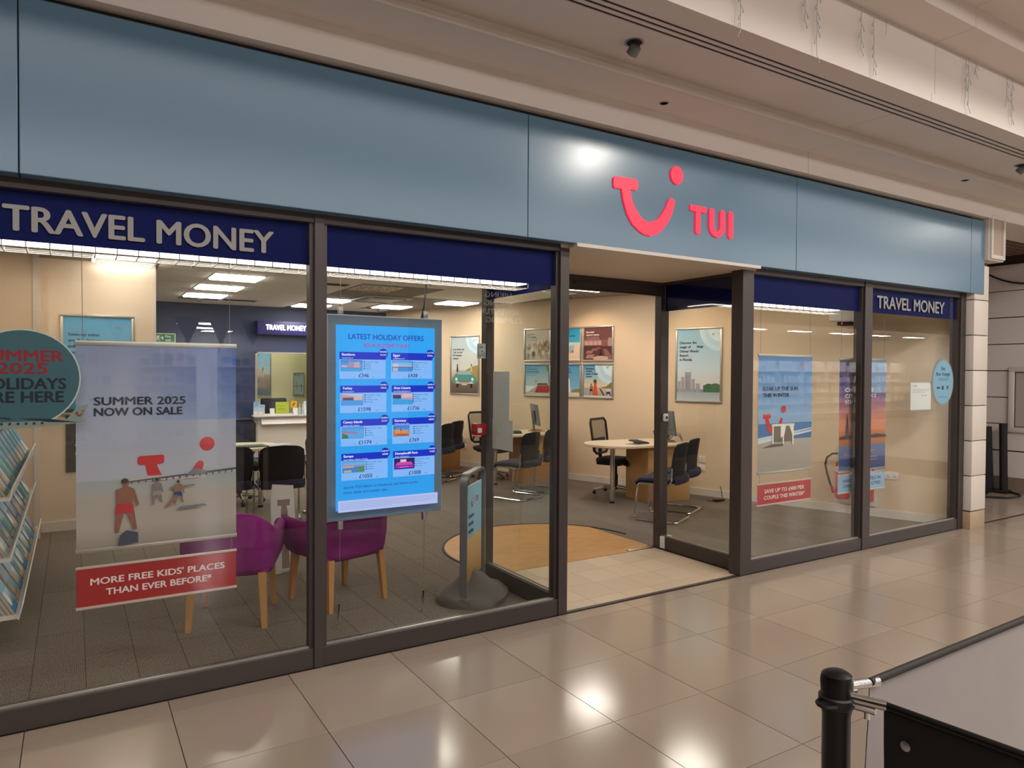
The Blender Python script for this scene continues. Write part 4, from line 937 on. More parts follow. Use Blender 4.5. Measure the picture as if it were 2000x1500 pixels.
# =================================================================== FRAMED POSTERS
WU = (-wdx, -wdy, 0)
def framed(loc, U, w, h, label, draw, fr=0.028, group=None, cat='poster', name='framed_poster'):
    t = thing(name, label, cat, loc, 0, group)
    Bm = basis((0, 0, 0), U, ZV)
    m = MB()
    for q in ((0, 0, w, fr), (0, h - fr, w, h), (0, fr, fr, h - fr), (w - fr, fr, w, h - fr)): m.box(q[0], q[1], 0.002, q[2], q[3], 0.020, Bm, 0.006)
    m.build('frame', silver_m, t)
    MB().box(fr * .6, fr * .6, .001, w - fr * .6, h - fr * .6, .006, Bm).build('back_board', paper_m, t, None, 0)
    P = Print(w - 2 * fr, h - 2 * fr, .0003); draw(P)
    P.build('artwork', t, basis(Vector((0, 0, 0)) + Bm.to_3x3() @ Vector((fr, fr, .007)), U, ZV))
    return t
def rings(P, u, v):
    for r, c in ((.30, '#cfe6f2'), (.235, '#bcdcec'), (.17, '#d6ebf4')):
        n = 12; pts = [(P.w * u, P.h * v)] + [(P.w * u - r * math.cos(PI / 2 * k / n), P.h * v - r * math.sin(PI / 2 * k / n)) for k in range(n + 1)]
        P.poly(pts, c, False)
    smile(P, u - .19, v - .07, .07, '#2b3f6e'); P.text('TUI', u - .09, v - .075, '#6f8fb5', .06, None)
def lines(P, L, u, v, col, h, dv, bold=.02, shear=0):
    for k, s in enumerate(L): P.text(s, u, v - dv * k, col, None, h, 'l', bold, 2, shear if isinstance(shear, (int, float)) else shear[k])
def d_disc(P):
    P.rect(0, .45, 1, 1, '#cfe2ec', '#8fc3e2').rect(0, .08, 1, .45, '#eedbd2', '#cfe2ec'); rings(P, 1, 1)
    lines(P, ['Discover the'], .06, .80, '#1c2540', .036, .06); lines(P, ['magic of'], .06, .74, '#1c2540', .036, .06); P.text('Walt', .45, .74, '#1c2540', None, .036, 'l', .02, 2, .2)
    P.text('Disney World', .06, .68, '#1c2540', None, .036, 'l', .02, 2, .2); lines(P, ['Resort', 'in Florida'], .06, .62, '#1c2540', .036, .06)
    P.rect(0, .10, 1, .16, '#8c97a3').rect(.62, .12, 1, .22, '#4f7350').ell(.75, .2, .06, .04, '#47694a').ell(.9, .2, .07, .045, '#53774f')
    for (a, b_, c) in ((.02, .09, .27), (.10, .18, .33), (.19, .33, .40), (.35, .42, .30), (.45, .54, .24)): P.rect(a, .12, b_, c, '#a9a6b4')
    P.rect(.22, .14, .25, .36, '#8e8b9d').rect(.28, .14, .30, .36, '#8e8b9d').rect(0, 0, 1, .12, '#c9ccd1', '#aab2bd')
framed(wpt(3.108, 1.270, .001), WU, .682, 1.034, 'tall framed blue sky poster beside the right door post, four lines of dark text', d_disc)
def d_love(P):
    P.rect(0, .42, 1, 1, '#d9d8cf', '#b9cbd2').rect(0, .0, 1, .42, '#6f5f52', '#cfcabd'); rings(P, 1, 1)
    lines(P, ['Love birds, say', "'I do' at over", '150 dreamy', 'venues.'], .06, .77, '#252b3c', .034, .054)
    P.poly([(0, .25), (.2, .36), (.45, .38), (.75, .47), (1, .50), (1, .2), (0, .2)], '#a89550').rect(0, 0, 1, .22, '#5f5048', '#7d6c60')
    P.poly([(.05, .18), (.95, .18), (.93, .28), (.80, .33), (.2, .33), (.07, .28)], '#4f9a94').poly([(.22, .33), (.30, .40), (.70, .40), (.78, .33)], '#9fb4b0').poly([(.16, .17), (.84, .17), (.8, .21), (.2, .21)], '#c9c6bd')
    P.rect(.30, .19, .70, .24, '#7b8580').ell(.2, .25, .03, .03, '#e6e3d6', 14).ell(.8, .25, .03, .03, '#e6e3d6', 14).rect(.40, .145, .60, .165, '#d6d3c8').rect(.2, .10, .28, .17, '#24211f').rect(.72, .10, .80, .17, '#24211f')
    P.poly([(.20, .38), (.27, .38), (.26, .47), (.22, .49)], '#3a3230').poly([(.72, .38), (.80, .38), (.78, .48), (.74, .48)], '#cdb9ac').ell(.235, .50, .016, .02, '#6a4a3c', 10).ell(.76, .50, .016, .02, '#7a543f', 10)
framed(wpt(7.525, 1.268, .001), WU, .703, 1.050, 'tall framed poster of a green vintage car, between screen and door frame', d_love)
PW_, PHh = .555, .545
def d_extra(P):
    P.rect(0, 0, 1, 1, '#7d4f4d', '#6d4142').rect(0, .40, 1, .62, '#a77d78').rect(0, .40, 1, .45, '#5a3a38')
    for k in range(4): P.rect(.02 + .16 * k, .46, .15 + .16 * k, .58, '#c79f9a')
    P.rect(.62, .42, .84, .62, '#8b5750').rect(.86, .42, .98, .68, '#b58f8a'); P.rect(0, 0, 1, .40, '#6b403d', '#4f3030')
    for (a, b_, w, h, c) in ((.05, .20, .30, .09, '#a5736a'), (.25, .28, .28, .08, '#97665e'), (.05, .05, .34, .12, '#b07f74'), (.42, .33, .2, .06, '#8a5a53')): P.poly([(a, b_), (a + w * .8, b_), (a + w, b_ + h), (a + w * .2, b_ + h)], c)
    P.poly([(.68, .34), (.80, .34), (1, .10), (1, 0), (.80, 0)], '#8d6157').rect(.55, .03, .66, .20, '#241a1c').rect(.57, .2, .63, .32, '#33242a').ell(.6, .05, .14, .035, '#d0aca0', 20)
    lines(P, ['Essential', 'airport extras'], .08, .84, '#f3e3df', .062, .085, .03); lines(P, ['lounges, car parking, fast-track', 'treats and all your travel extras'], .08, .69, '#e2c8c3', .028, .05, .01)
def d_ins(P):
    P.rect(0, .3, 1, 1, '#e9d8b6', '#62aad2').rect(0, .55, 1, 1, '#a8cfe0', '#4d9dcb'); rings(P, 1, 1)
    lines(P, ['Insurance', 'sorted,', 'peace of mind', 'sorted.'], .08, .86, '#1b2440', .058, .082, .03)
    P.rect(0, .03, 1, .30, '#b5a48f', '#d9c9ae').poly([(.62, .30), (.80, .33), (1, .48), (1, .27), (.66, .27)], '#8a7a45').poly([(0, .06), (.2, .06), (.55, .28), (0, .28)], '#b3b2ae')
    P.poly([(.55, .28), (.62, .26), (.76, .05), (.70, .04)], '#5a4c44'); figure(P, .27, .05, .36, '#a9745a', '#2c2a33'); P.poly([(.34, .04), (.52, .04), (.48, .30), (.46, .42), (.37, .42), (.36, .30)], '#d8632c').ell(.42, .47, .025, .035, '#9a6a44', 12).ell(.41, .49, .03, .03, '#6d4326', 12)
    P.rect(.82, .05, .95, .20, '#27316e').rect(.82, .17, .95, .25, '#d8d8e4').ell(.885, .07, .02, .015, '#e8e8f0', 10).rect(0, 0, 1, .035, '#ece4da')
def d_money(P):
    P.rect(0, .5, 1, 1, '#4fb5d9', '#1fa3dd').rect(0, 0, 1, .5, '#e6cdb4', '#ecd9c4').rect(0, .48, 1, .56, '#cfe3e4')
    lines(P, ['Travel money?', "Consider that sorted."], .10, .83, '#15315c', .062, .085, .02); lines(P, ['order your currency and', 'travel money card in store'], .10, .70, '#2a5c86', .028, .05, .01)
    P.poly([(.35, .20), (.76, .24), (.77, .46), (.36, .44)], '#9cc4de').ell(.70, .27, .022, .022, '#c9452f', 12).ell(.67, .27, .022, .022, '#e0a13a', 12).rect(0, 0, 1, .04, '#efe2d4')
def d_tix(P):
    P.rect(0, .1, 1, 1, '#8cc0dd', '#4a9ccc'); lines(P, ['Adventures and', 'attraction tickets'], .10, .84, '#16325c', .062, .085, .02); lines(P, ['book the big experiences', 'before you go'], .10, .70, '#2a5c86', .028, .05, .01)
    P.poly([(.50, .10), (.66, .10), (.63, .40), (.60, .56), (.56, .58), (.52, .40)], '#eef2f4').poly([(.66, .10), (1, .10), (1, .24), (.80, .22), (.70, .17)], '#8a8a4a').rect(0, 0, 1, .12, '#dcd5c4')
def d_leg(P):
    P.rect(0, 0, 1, 1, '#cfc4ae', '#d8ceb8'); lines(P, ['Leg room', 'and luggage'], .08, .84, '#6b6450', .058, .085, .02); lines(P, ['choose seats and bags to suit', 'your trip and travel together'], .08, .70, '#938a74', .028, .05, .01)
    rr = random.Random(3)
    for k in range(34):
        a, b_ = rr.random() * .95, rr.random() * .5; P.poly([(a, b_), (a + .12, b_ + .03), (a + .10, b_ + .17), (a + .03, b_ + .15)], rr.choice(['#6a6252', '#8d8370', '#e6dcca', '#b5a891', '#c9a489']))
    for k in range(9): P.ell(rr.random() * .9 + .05, .2 + rr.random() * .35, .024, .03, rr.choice(['#d2b08f', '#c49c7c']), 12)
def d_car(P):
    P.rect(0, .3, 1, 1, '#b8d3d4', '#5ba3c4'); lines(P, ['Car hire and', 'private transfers'], .08, .84, '#2b5470', .058, .085, .02); lines(P, ['pick up wheels at the airport or', 'relax with a private driver'], .08, .70, '#4f7d96', .028, .05, .01)
    P.poly([(0, .03), (.6, .36), (.6, .03)], '#b7a793').rect(0, 0, 1, .10, '#c8b9a6').poly([(.40, .08), (.95, .08), (1, .14), (1, .32), (.80, .34), (.50, .30)], '#a9343a').poly([(.40, .30), (.46, .42), (.95, .42), (1, .33)], '#cbbfae').poly([(.5, .32), (.53, .40), (.90, .40), (.94, .34)], '#5b5348')
    P.poly([(.85, .98), (1, 1), (1, .7), (.93, .78), (.88, .86)], '#6d7a4c').rect(.955, .4, .98, .8, '#7d6a4a').ell(.45, .47, .022, .028, '#c7a181', 12)
framed(wpt(4.672, 1.842, .001), WU, PW_, PHh, 'small framed maroon airport lounge poster, top right of the six', d_extra)
framed(wpt(4.672, 1.278, .001), WU, PW_, .540, 'small framed sunset couple poster, bottom right of the six', d_ins)
framed(wpt(5.247, 1.842, .001), WU, PW_, PHh, 'small framed turquoise beach and card poster, top middle of the six', d_money)
framed(wpt(5.247, 1.278, .001), WU, PW_, .540, 'small framed fountain poster, bottom middle of the six', d_tix)
framed(wpt(5.828, 1.842, .001), WU, PW_, PHh, 'small framed beige poster of seated passengers, top left of the six', d_leg)
framed(wpt(5.828, 1.278, .001), WU, PW_, .540, 'small framed red convertible car poster, bottom left of the six', d_car)
def d_swim(P):
    P.rect(0, 0, 1, 1, '#a9cfe0', '#62b1de'); lines(P, ['Swim-up suites', 'are the ultimate', 'indulgence in', 'luxury.'], .07, .80, '#2b4a70', .034, .062, .02); smile(P, .76, .90, .06, '#e05a86'); P.text('TUI', .87, .90, '#e05a86', .07, None)
    P.rect(0, 0, 1, .40, '#3f97b8', '#7fc0d4').poly([(0, .3), (1, .38), (1, .46), (0, .42)], '#d9d2c4')
framed((.084, 4.899, 1.20), XV, .680, 1.058, 'large framed pool blue poster on cream partition behind the left window', d_swim)
def d_note(P):
    P.rect(0, 0, 1, 1, '#57514d'); P.text('Cafe', .08, .80, '#e8e4e0', .55, None); lines(P, ['+ >', 'open daily', 'this way'], .2, .55, '#d8d4d0', .05, .14)
t = thing('wall_notice', 'dark grey notice board low on the cream partition beside the beach poster', 'notice', (.128, 4.899, .605))
MB().box(0, -.012, 0, .42, -.001, .66, None, .004).build('board', mat('dark_board', '#57514d', .6), t)
P = Print(.42, .66); d_note(P); P.build('print', t, basis((0, -.0125, 0), XV, ZV))
# fire exit sign on the navy wall
t = thing('fire_exit_sign', 'green and white fire exit sign on the navy back wall', 'sign', (1.352, BW - .001, 2.135))
MB().box(0, -.012, 0, .31, 0, .155, None, .003).build('plate', white2_m, t)
P = Print(.29, .135, .0004); P.rect(0, 0, 1, 1, '#e9ede8').rect(.22, .02, .98, .98, '#1f8a4c').rect(.02, .02, .20, .98, '#1f8a4c'); P.text('Fire', .50, .55, '#e9f2ea', None, .30, 'l', .02, 2); P.text('exit', .50, .12, '#e9f2ea', None, .30, 'l', .02, 2)
figure(P, .10, .1, .8, '#eef4ee', '#eef4ee'); P.poly([(.26, .5), (.38, .8), (.38, .2)], '#e9f2ea'); P.build('print', t, basis((.01, -.0125, .01), XV, ZV))

# =================================================================== BACK WALL: BUREAU COUNTER
t = thing('bureau_sign', 'purple blue box sign with white lit TRAVEL MONEY letters on navy wall', 'sign', (2.955, BW - .001, 2.318))
MB().box(0, -.16, 0, 1.02, 0, .243, None, .006).build('box', mat('sign_blue', '#2c2a72', .4), t)
pts, fs = text2d('TRAVEL MONEY', .145, .085, .705, .095, 'l', .035, 3)
MB().add([(q[0], q[1], q[2] if len(q) > 2 else 0) for q in pts], fs, basis((0, -.1615, 0), XV, ZV)).build('words', signlit_m, t, None, 0)
t = thing('bureau_counter', 'white panelled bureau counter with jutting shelf under the lit booth opening', 'counter', (3.44, BW, 0))
MB().box(-.56, -.20, .855, .60, .35, .885, None, .004).build('counter_top', white2_m, t)
MB().box(-.47, -.10, .14, .55, -.005, .855).build('front_panel', white_m, t, None, 0)
MB().prism([(-.02, .13), (.0, .13), (.07, 0), (-.02, 0)], -.42, .55, Matrix(((0, 0, 1, 0), (-1, 0, 0, -.12), (0, 1, 0, .725), (0, 0, 0, 1)))).build('shelf_fascia', white2_m, t, None, 0)
MB().box(-.53, -.08, .0, .60, -.005, .14).build('kick_board', grey_m, t, None, 0)
MB().box(-.53, -.09, .14, -.47, -.005, .855).build('side_trim', lgrey_m, t, None, 0)
wf = MB()
for q in ((2.945, .885, 2.985, 2.01), (3.885, .885, 3.935, 2.01), (2.945, 1.985, 3.935, 2.01)): wf.box(q[0], BW - .01, q[1], q[2], BW + .03, q[3])
o = struct(wf.build('window_7', silver_m, None, None, 0)); MB().box(2.985, BW + .005, .90, 3.885, BW + .011, 1.985).build('glass_pane', glass_m, o, None, 0)
def d_ship(P):
    P.rect(0, .45, 1, 1, '#cfe0e6', '#6fb6da').rect(0, 0, 1, .48, '#5f7f92', '#c9b8a8'); lines(P, ['Book your', 'cruise'], .08, .90, '#25557f', .035, .055); lines(P, ['sail away in', 'style with us', 'this season'], .08, .79, '#4b83a8', .02, .04, .01)
    P.poly([(.05, .46), (.7, .42), (.78, .52), (.05, .58)], '#e6c9b4').rect(.1, .56, .45, .62, '#d7b39c').poly([(.6, .5), (.65, .66), (.72, .6)], '#c9a080')
    for k in range(30): P.rect(random.random() * .9, .08 + random.random() * .3, random.random() * .1 + .9 * random.random(), .1 + random.random() * .3, random.choice(['#7f8f9a', '#b8a898', '#52707f'])) if k % 5 == 0 else None
framed((3.13, 10.895, 1.16), XV, .46, .92, 'cruise poster on the pale yellow wall inside the bureau booth', d_ship, .02)
def d_mini(P): P.rect(0, 0, 1, 1, '#b9c9c4', '#a6bdb9'); P.text('Rates', .1, .85, '#4b6b6a', .6, None); P.rect(0, .38, 1, .41, '#5b6f72').rect(.3, .2, .33, .6, '#4f5f68').rect(.75, .15, .8, .5, '#4b5a80')
framed((4.03, 10.895, 1.18), XV, .22, .46, 'small grey green rate card on the booth wall at right', d_mini, .01)
t = thing('booth_shelf', 'grey cabinet along the yellow wall inside the booth', 'cabinet', (3.3, 10.6, 0)); MB().box(-.7, 0, 0, .55, .29, 1.02, None, .005).build('body', lgrey_m, t); MB().box(-.72, -.02, 1.02, .57, .29, 1.045).build('top', white_m, t)
t = thing('booth_chair', 'dark blue office chair back inside the bureau booth', 'chair', (3.42, 9.95, 0))
MB().box(-.24, -.04, .72, .24, .04, 1.16, None, .035).build('backrest', navy_fab_m, t); MB().box(-.24, -.03, .44, .24, .42, .52, None, .03).build('seat', navy_fab_m, t)
MB().tube([(0, .2, .06), (0, .2, .45)], .025).box(-.02, 0, .45, .02, .05, .8).build('stem', black_m, t)
m = MB()
for k in range(5): m.tube([(0, .2, .09), (.26 * math.cos(k * 1.257), .2 + .26 * math.sin(k * 1.257), .03)], [.022, .012], 6)
m.build('base', black_m, t)
def leaflet(x, y, w, h, label, c0, c1, lean=12, yaw=0, name='leaflet'):
    t = thing(name, label, 'leaflet', (x, y, .886), math.radians(yaw))
    R = Matrix.Rotation(math.radians(-lean), 4, 'X')
    MB().box(-w / 2, 0, 0, w / 2, .012, h, R).build('holder', paper_m, t, None, 0)
    MB().box(-w / 2, 0, 0, w / 2, .07, .006).build('foot', paper_m, t, None, 0)
    P = Print(w - .006, h - .006); P.rect(0, 0, 1, 1, c0, c1).rect(.1, .12, .6, .3, '#e9eef0'); P.text('Travel', .1, .75, '#24476f', .6, None); P.build('cover', t, R @ basis((-w / 2 + .003, -.001, .003), XV, ZV))
leaflet(2.93, 9.12, .10, .24, 'blue topped leaflet stack, leftmost on the bureau counter', '#e2e0da', '#4fa7dd', 12, -18)
leaflet(3.02, 9.14, .11, .19, 'white and blue leaflet, second from left on the bureau counter', '#e6d3c4', '#7bb9e2', 12, -14)
leaflet(3.21, 9.14, .08, .12, 'small white price card on the bureau counter before the blue chair', '#dfe3e6', '#eef0f2')
leaflet(3.62, 9.14, .08, .12, 'small white price card under the yellow sign on the bureau counter', '#dfe3e6', '#eef0f2')
leaflet(3.86, 9.14, .17, .24, 'pale blue wide leaflet holder, rightmost on the bureau counter', '#e0e6e8', '#a9d3e6')
t = thing('yellow_sign', 'yellow induction loop symbol sign on the bureau counter', 'sign', (3.60, 9.20, .886)); MB().box(-.055, -.004, .12, .055, .004, .24).build('card', yellow_m, t, None, 0); MB().box(-.02, 0, 0, .02, .006, .12).build('stem', lgrey_m, t, None, 0)
P = Print(.1, .1); P.poly([(.3, .25), (.4, .2), (.62, .55), (.72, .7), (.6, .82), (.4, .72), (.36, .6), (.5, .66), (.56, .6)], '#23262c').poly([(.2, .3), (.26, .25), (.75, .8), (.7, .85)], '#23262c'); P.build('symbol', t, basis((-.05, -.0045, .13), XV, ZV))
t = thing('lime_card', 'lime green notice card inside the bureau booth', 'card', (3.50, 9.62, .886)); MB().box(-.12, 0, 0, .12, .006, .21).build('card', lime_m, t, None, 0); P = Print(.22, .19); P.text('Notice', .12, .6, '#5a6a14', .6, None); P.rect(.12, .4, .8, .44, '#7f8c1c').rect(.12, .28, .7, .32, '#7f8c1c'); P.build('print', t, basis((-.11, -.001, .01), XV, ZV))
MB().box(-.1, 0, 0, .1, .05, .004).build('foot', lime_m, t, None, 0)
for x, lb in ((3.70, 'clear hand gel bottle on the bureau counter, left of two'), (3.755, 'clear hand gel bottle on the bureau counter, right of two')):
    t = thing('gel_bottle', lb, 'bottle', (x, 9.18, .886)); MB().lathe([(.022, 0), (.024, .01), (.024, .11), (.010, .13), (.010, .145)], 16).build('bottle', lgrey_m, t); MB().lathe([(.011, .145), (.011, .165), (.004, .167), (.004, .19)], 12).tube([(0, 0, .19), (0, -.03, .188)], .005).build('pump', white2_m, t)

t = thing('booth_fill_light', 'added square ceiling light brightening the bureau booth, out of view', 'ceiling light', (3.5, 10.2, CH))  # unseen panel put in to lift the dark booth wall
MB().box(-.3, -.3, -.012, .3, .3, 0).build('frame', white2_m, t, None, 0); MB().box(-.27, -.27, -.016, .27, .27, -.012).build('diffuser', lamp_m, t, None, 0)
# =================================================================== WALL FITTINGS
def socket(s, z, label, kind='double'):
    t = thing('wall_socket', label, 'socket', wpt(s, z, .001)); Bm = basis((0, 0, 0), WU, ZV)
    w = .146 if kind == 'double' else .086
    MB().box(-w / 2, -.043, 0, w / 2, .043, .010, Bm, .003).build('plate', white2_m, t)
    m = MB()
    for c in ((-.036, .036) if kind == 'double' else (0,)):
        for a, b_ in ((-.004, .008), (-.013, -.012), (.007, -.012)): m.box(c + a, b_ - .005, .0095, c + a + .006, b_ + .004, .0108, Bm)
    m.build('pin_holes', dark_m, t, None, 0)
    m = MB()
    for c in ((-.012, .012) if kind == 'double' else (.028,)): m.box(c - .005, .018, .0095, c + .005, .032, .0125, Bm)
    m.build('rocker', white_m, t, None, 0)
socket(4.98, .505, 'upper wall socket behind the left door post', 'single'); socket(4.98, .385, 'lower wall socket behind the left door post', 'single')
socket(2.70, .495, 'upper wall socket right of the near wooden desk', 'single'); socket(2.70, .375, 'lower wall socket right of the near wooden desk', 'single')
socket(7.17, .475, 'upper wall socket between screen and door frame', 'single'); socket(7.17, .355, 'lower wall socket between screen and door frame', 'single')
socket(.365, .497, 'white double socket right of the fire extinguishers')
t = thing('mounting_board', 'white board on the wall behind two fire extinguishers', 'board', wpt(.945, .12, .017)); Bm = basis((0, 0, 0), WU, ZV)
MB().box(0, 0, 0, .44, .69, .018, Bm, .002).build('board', white_m, t)
def extinguisher(s, label, hose=True):
    t = thing('fire_extinguisher', label, 'extinguisher', wpt(s, .19, .13))
    MB().lathe([(.002, 0), (.07, 0), (.078, .012), (.08, .03), (.08, .38), (.07, .43), (.04, .455), (.02, .46)], 28).build('cylinder', redpaint_m, t)
    MB().lathe([(.02, .46), (.022, .49), (.014, .50), (.002, .5)], 16).tube([(0, 0, .50), (.05, -.07, .53)], [.008, .006]).tube([(0, 0, .49), (.045, -.06, .49)], [.008, .005]).build('valve_lever', black_m, t)
    n = Vector((NX, NY, 0)); u = Vector(WU)
    Bl = basis(n * .0, WU, ZV)
    pts = [(math.sin(a) * .0812, math.cos(a) * .0812) for a in [math.radians(-50 + 100 * k / 10) for k in range(11)]]
    def band(z0, z1, m_, nm, r=1.0):
        v = [(u.x * a * r + n.x * b_ * r, u.y * a * r + n.y * b_ * r, z) for z in (z0, z1) for a, b_ in pts]
        MB().add(v, [(k, k + 1, 11 + k + 1, 11 + k) for k in range(10)]).build(nm, m_, t)
    band(.32, .385, mat('cream_label', '#e3cf9b', .5), 'cream_band'); band(.12, .29, mat('label_red', '#c9504c', .5), 'print_band')
    pts2, fs2 = text2d('FOAM', 0, 0, .075, .026, 'c', .02, 2)
    MB().add([(q[0], q[1], q[2] if len(q) > 2 else 0) for q in pts2], fs2, basis(n * .0818 + Vector((0, 0, .345)), WU, ZV)).build('word', darktxt_m, t, None, 0)
    if hose:
        P_ = lambda a, b_, z: (u.x * a + n.x * b_, u.y * a + n.y * b_, z)
        MB().tube([P_(0, 0, .49), P_(-.05, .01, .535), P_(-.11, .02, .53), P_(-.17, .03, .48), P_(-.185, .04, .40), P_(-.165, .04, .30), P_(-.13, .03, .17), P_(-.10, .03, .10)], .012, 10).build('hose', black_m, t)
        MB().tube([P_(-.115, .03, .14), P_(-.09, .03, .06)], [.016, .02], 10).build('nozzle', redpaint_m, t)
extinguisher(.865, 'red foam fire extinguisher with cream band, left of the pair'); extinguisher(.60, 'red fire extinguisher mostly behind the mullion, right of the pair', False)

# =================================================================== FURNITURE
# ---- purple tub chairs
def tub():
    t = thing('tub_chair', 'purple tub armchair with beech legs, left of the pair behind the window', 'chair', (0, 0, 0), 0, 'purple tub chairs')
    ph = [math.radians(-28 + 236 * k / 44) for k in range(45)]
    def pt(a, rx, ry):
        c, s_ = math.cos(a), math.sin(a); e = .55
        x = rx * math.copysign(abs(c) ** e, c); y = -ry * math.copysign(abs(s_) ** e, s_)
        if s_ < 0: y = min(y * 1.9, .27)
        return x, y
    rings_ = []
    for a in ph:
        b_ = max(0, math.sin(a)); top = .615 + .145 * (b_ ** 1.5); bot = .345 + (.02 if b_ < .3 else 0)
        sec = []
        for rx, ry, z in ((.275, .245, bot), (.300, .275, bot + .05), (.312, .288, (top + bot) / 2), (.312, .296, top - .035), (.302, .288, top - .008), (.285, .270, top), (.265, .25, top - .006), (.248, .232, top - .03), (.240, .222, .44), (.240, .222, bot)):
            x, y = pt(a, rx, ry); sec.append((x, y, z))
        rings_.append(sec)
    MB().loft(rings_).build('back_shell', purple_m, t, None, 60)
    MB().box(-.255, -.23, .335, .255, .28, .47, None, .035).build('seat', purple_m, t)
    for sx_, sy_ in ((-1, -1), (1, -1), (-1, 1), (1, 1)):
        x, y = .215 * sx_, (.215 if sy_ < 0 else .23) * sy_
        a = [(x - .024, y - .024, .36), (x + .024, y - .024, .36), (x + .024, y + .024, .36), (x - .024, y + .024, .36)]
        ex, ey_ = x + .018 * sx_, y + .03 * sy_
        b_ = [(ex - .016, ey_ - .016, 0), (ex + .016, ey_ - .016, 0), (ex + .016, ey_ + .016, 0), (ex - .016, ey_ + .016, 0)]
        MB().loft([b_, a]).build('leg', beech_m, t)
    return t
tc1 = tub(); tc1.location = (1.118, 1.255, 0); tc1.rotation_euler.z = math.radians(70 - 90)
tc2 = dup(tc1, (1.855, 1.285, 0), math.radians(106 - 90), 'purple tub armchair with beech legs, right of the pair below the screen')
# ---- white display card with slot standing between them
t = thing('display_easel', 'white slotted leaflet board standing behind the two purple chairs', 'display stand', (1.69, 2.15, 0))
Rm = Matrix.Rotation(math.radians(-8), 4, 'X')
MB().prism([(-.105, 0), (-.105, .62), (-.085, .735), (.085, .715), (.10, 0), (.035, 0), (.03, .50), (.02, .575), (-.015, .585), (-.025, .50), (-.03, 0)], 0, .012, Rm @ basis((0, 0, 0), XV, ZV)).build('board', white2_m, t, None, 0)
MB().box(-.1, 0.02, 0, .1, .20, .02).build('foot', white2_m, t); MB().lathe([(.012, 0), (.012, .01), (.002, .012)], 12, basis((0, .062, .47), XV, ZV)).build('bolt', steel_m, t)
MB().box(-.05, .065, 0, .05, .085, .60).build('back_strut', mat('taupe_card', '#a08f88', .7), t)
# ---- visitor cantilever chairs
def visitor():
    t = thing('visitor_chair', 'black and chrome visitor chair, nearer of the pair at the right desk', 'chair', (0, 0, 0), 0, 'cantilever visitor chairs')
    def rp(pts, r, n=5):
        pts = [Vector(q) for q in pts]; out = [pts[0]]
        for i in range(1, len(pts) - 1):
            a, b_, c = pts[i - 1], pts[i], pts[i + 1]; p0 = b_ + (a - b_).normalized() * r; p1 = b_ + (c - b_).normalized() * r
            for k in range(n + 1): s_ = k / n; out.append(p0 * (1 - s_) ** 2 + b_ * 2 * s_ * (1 - s_) + p1 * s_ ** 2)
        return out + [pts[-1]]
    MB().tube(rp([(-.235, -.20, .62), (-.235, -.19, .42), (-.235, .20, .43), (-.245, .24, .014), (-.245, -.26, .014), (.245, -.26, .014), (.245, .24, .014), (.235, .20, .43), (.235, -.19, .42), (.235, -.20, .62)], .06), .0115, 8).build('frame', chrome_m, t)
    rows_ = []
    for i in range(9):
        y = -.22 + .46 * i / 8; zc = .455 + .012 * math.sin(PI * i / 8) - (.03 if i == 8 else 0) + (.0 if i else .02)
        rows_.append([(x_ * .24 * (1 - .12 * abs(1 - i / 4) ** 4), y, zc + dz) for x_, dz in ((-1, 0), (-.96, .022), (-.6, .034), (0, .028), (.6, .034), (.96, .022), (1, 0), (.9, -.03), (0, -.04), (-.9, -.03))])
    MB().loft(rows_).build('seat', navy_fab_m, t, None, 50)
    rows_ = []
    for i in range(9):
        z = .50 + .39 * i / 8; w = .215 + .02 * math.sin(PI * i / 8) - (.03 if i == 8 else 0); yb = -.215 - .05 * (i / 8) ** 1.6
        rows_.append([(x_ * w, yb + dy + .035 * (abs(x_) ** 2), z - (.02 * abs(x_) ** 3 if i == 8 else 0)) for x_, dy in ((-1, 0), (-.8, -.018), (0, -.03), (.8, -.018), (1, 0), (.8, .018), (0, .012), (-.8, .018))])
    MB().loft(rows_).build('backrest', black_fab_m, t, None, 50)
    rows_ = []
    for i in range(5):
        z = .43 + .09 * i / 4; w = .22; yb = -.23 - .012 * math.sin(PI * i / 4)
        rows_.append([(x_ * w, yb + dy, z) for x_, dy in ((-1, .01), (-.8, -.03), (0, -.045), (.8, -.03), (1, .01), (0, .02))])
    MB().loft(rows_).build('lower_back_pad', navy_fab_m, t, None, 60)
    return t
H = lambda d: math.radians(d - 90)
v1 = visitor(); v1.location = (5.95, 2.19, 0); v1.rotation_euler.z = H(117)
dup(v1, (6.47, 2.50, 0), H(118), 'black and chrome visitor chair, farther of the pair at the right desk')
dup(v1, (5.24, 4.18, 0), H(115), 'black visitor chair seen through side glass, nearer of the pair at middle desk')
dup(v1, (5.83, 4.52, 0), H(115), 'black visitor chair seen through side glass, farther of the pair at middle desk')
dup(v1, (4.93, 6.08, 0), H(125), 'black visitor chair just right of the screen, nearer of two at the back desk')
dup(v1, (5.33, 6.53, 0), H(125), 'black visitor chair just right of the screen, farther of two at the back desk')
dup(v1, (1.58, 4.17, 0), H(88), 'black visitor chair seen from behind at the left desk, half behind the beach poster')
dup(v1, (2.10, 4.05, 0), H(84), 'black visitor chair seen from behind at the left desk, beside the window mullion')
dup(v1, (2.80, 4.42, 0), H(20), 'black visitor chair turned sideways behind the window mullion')
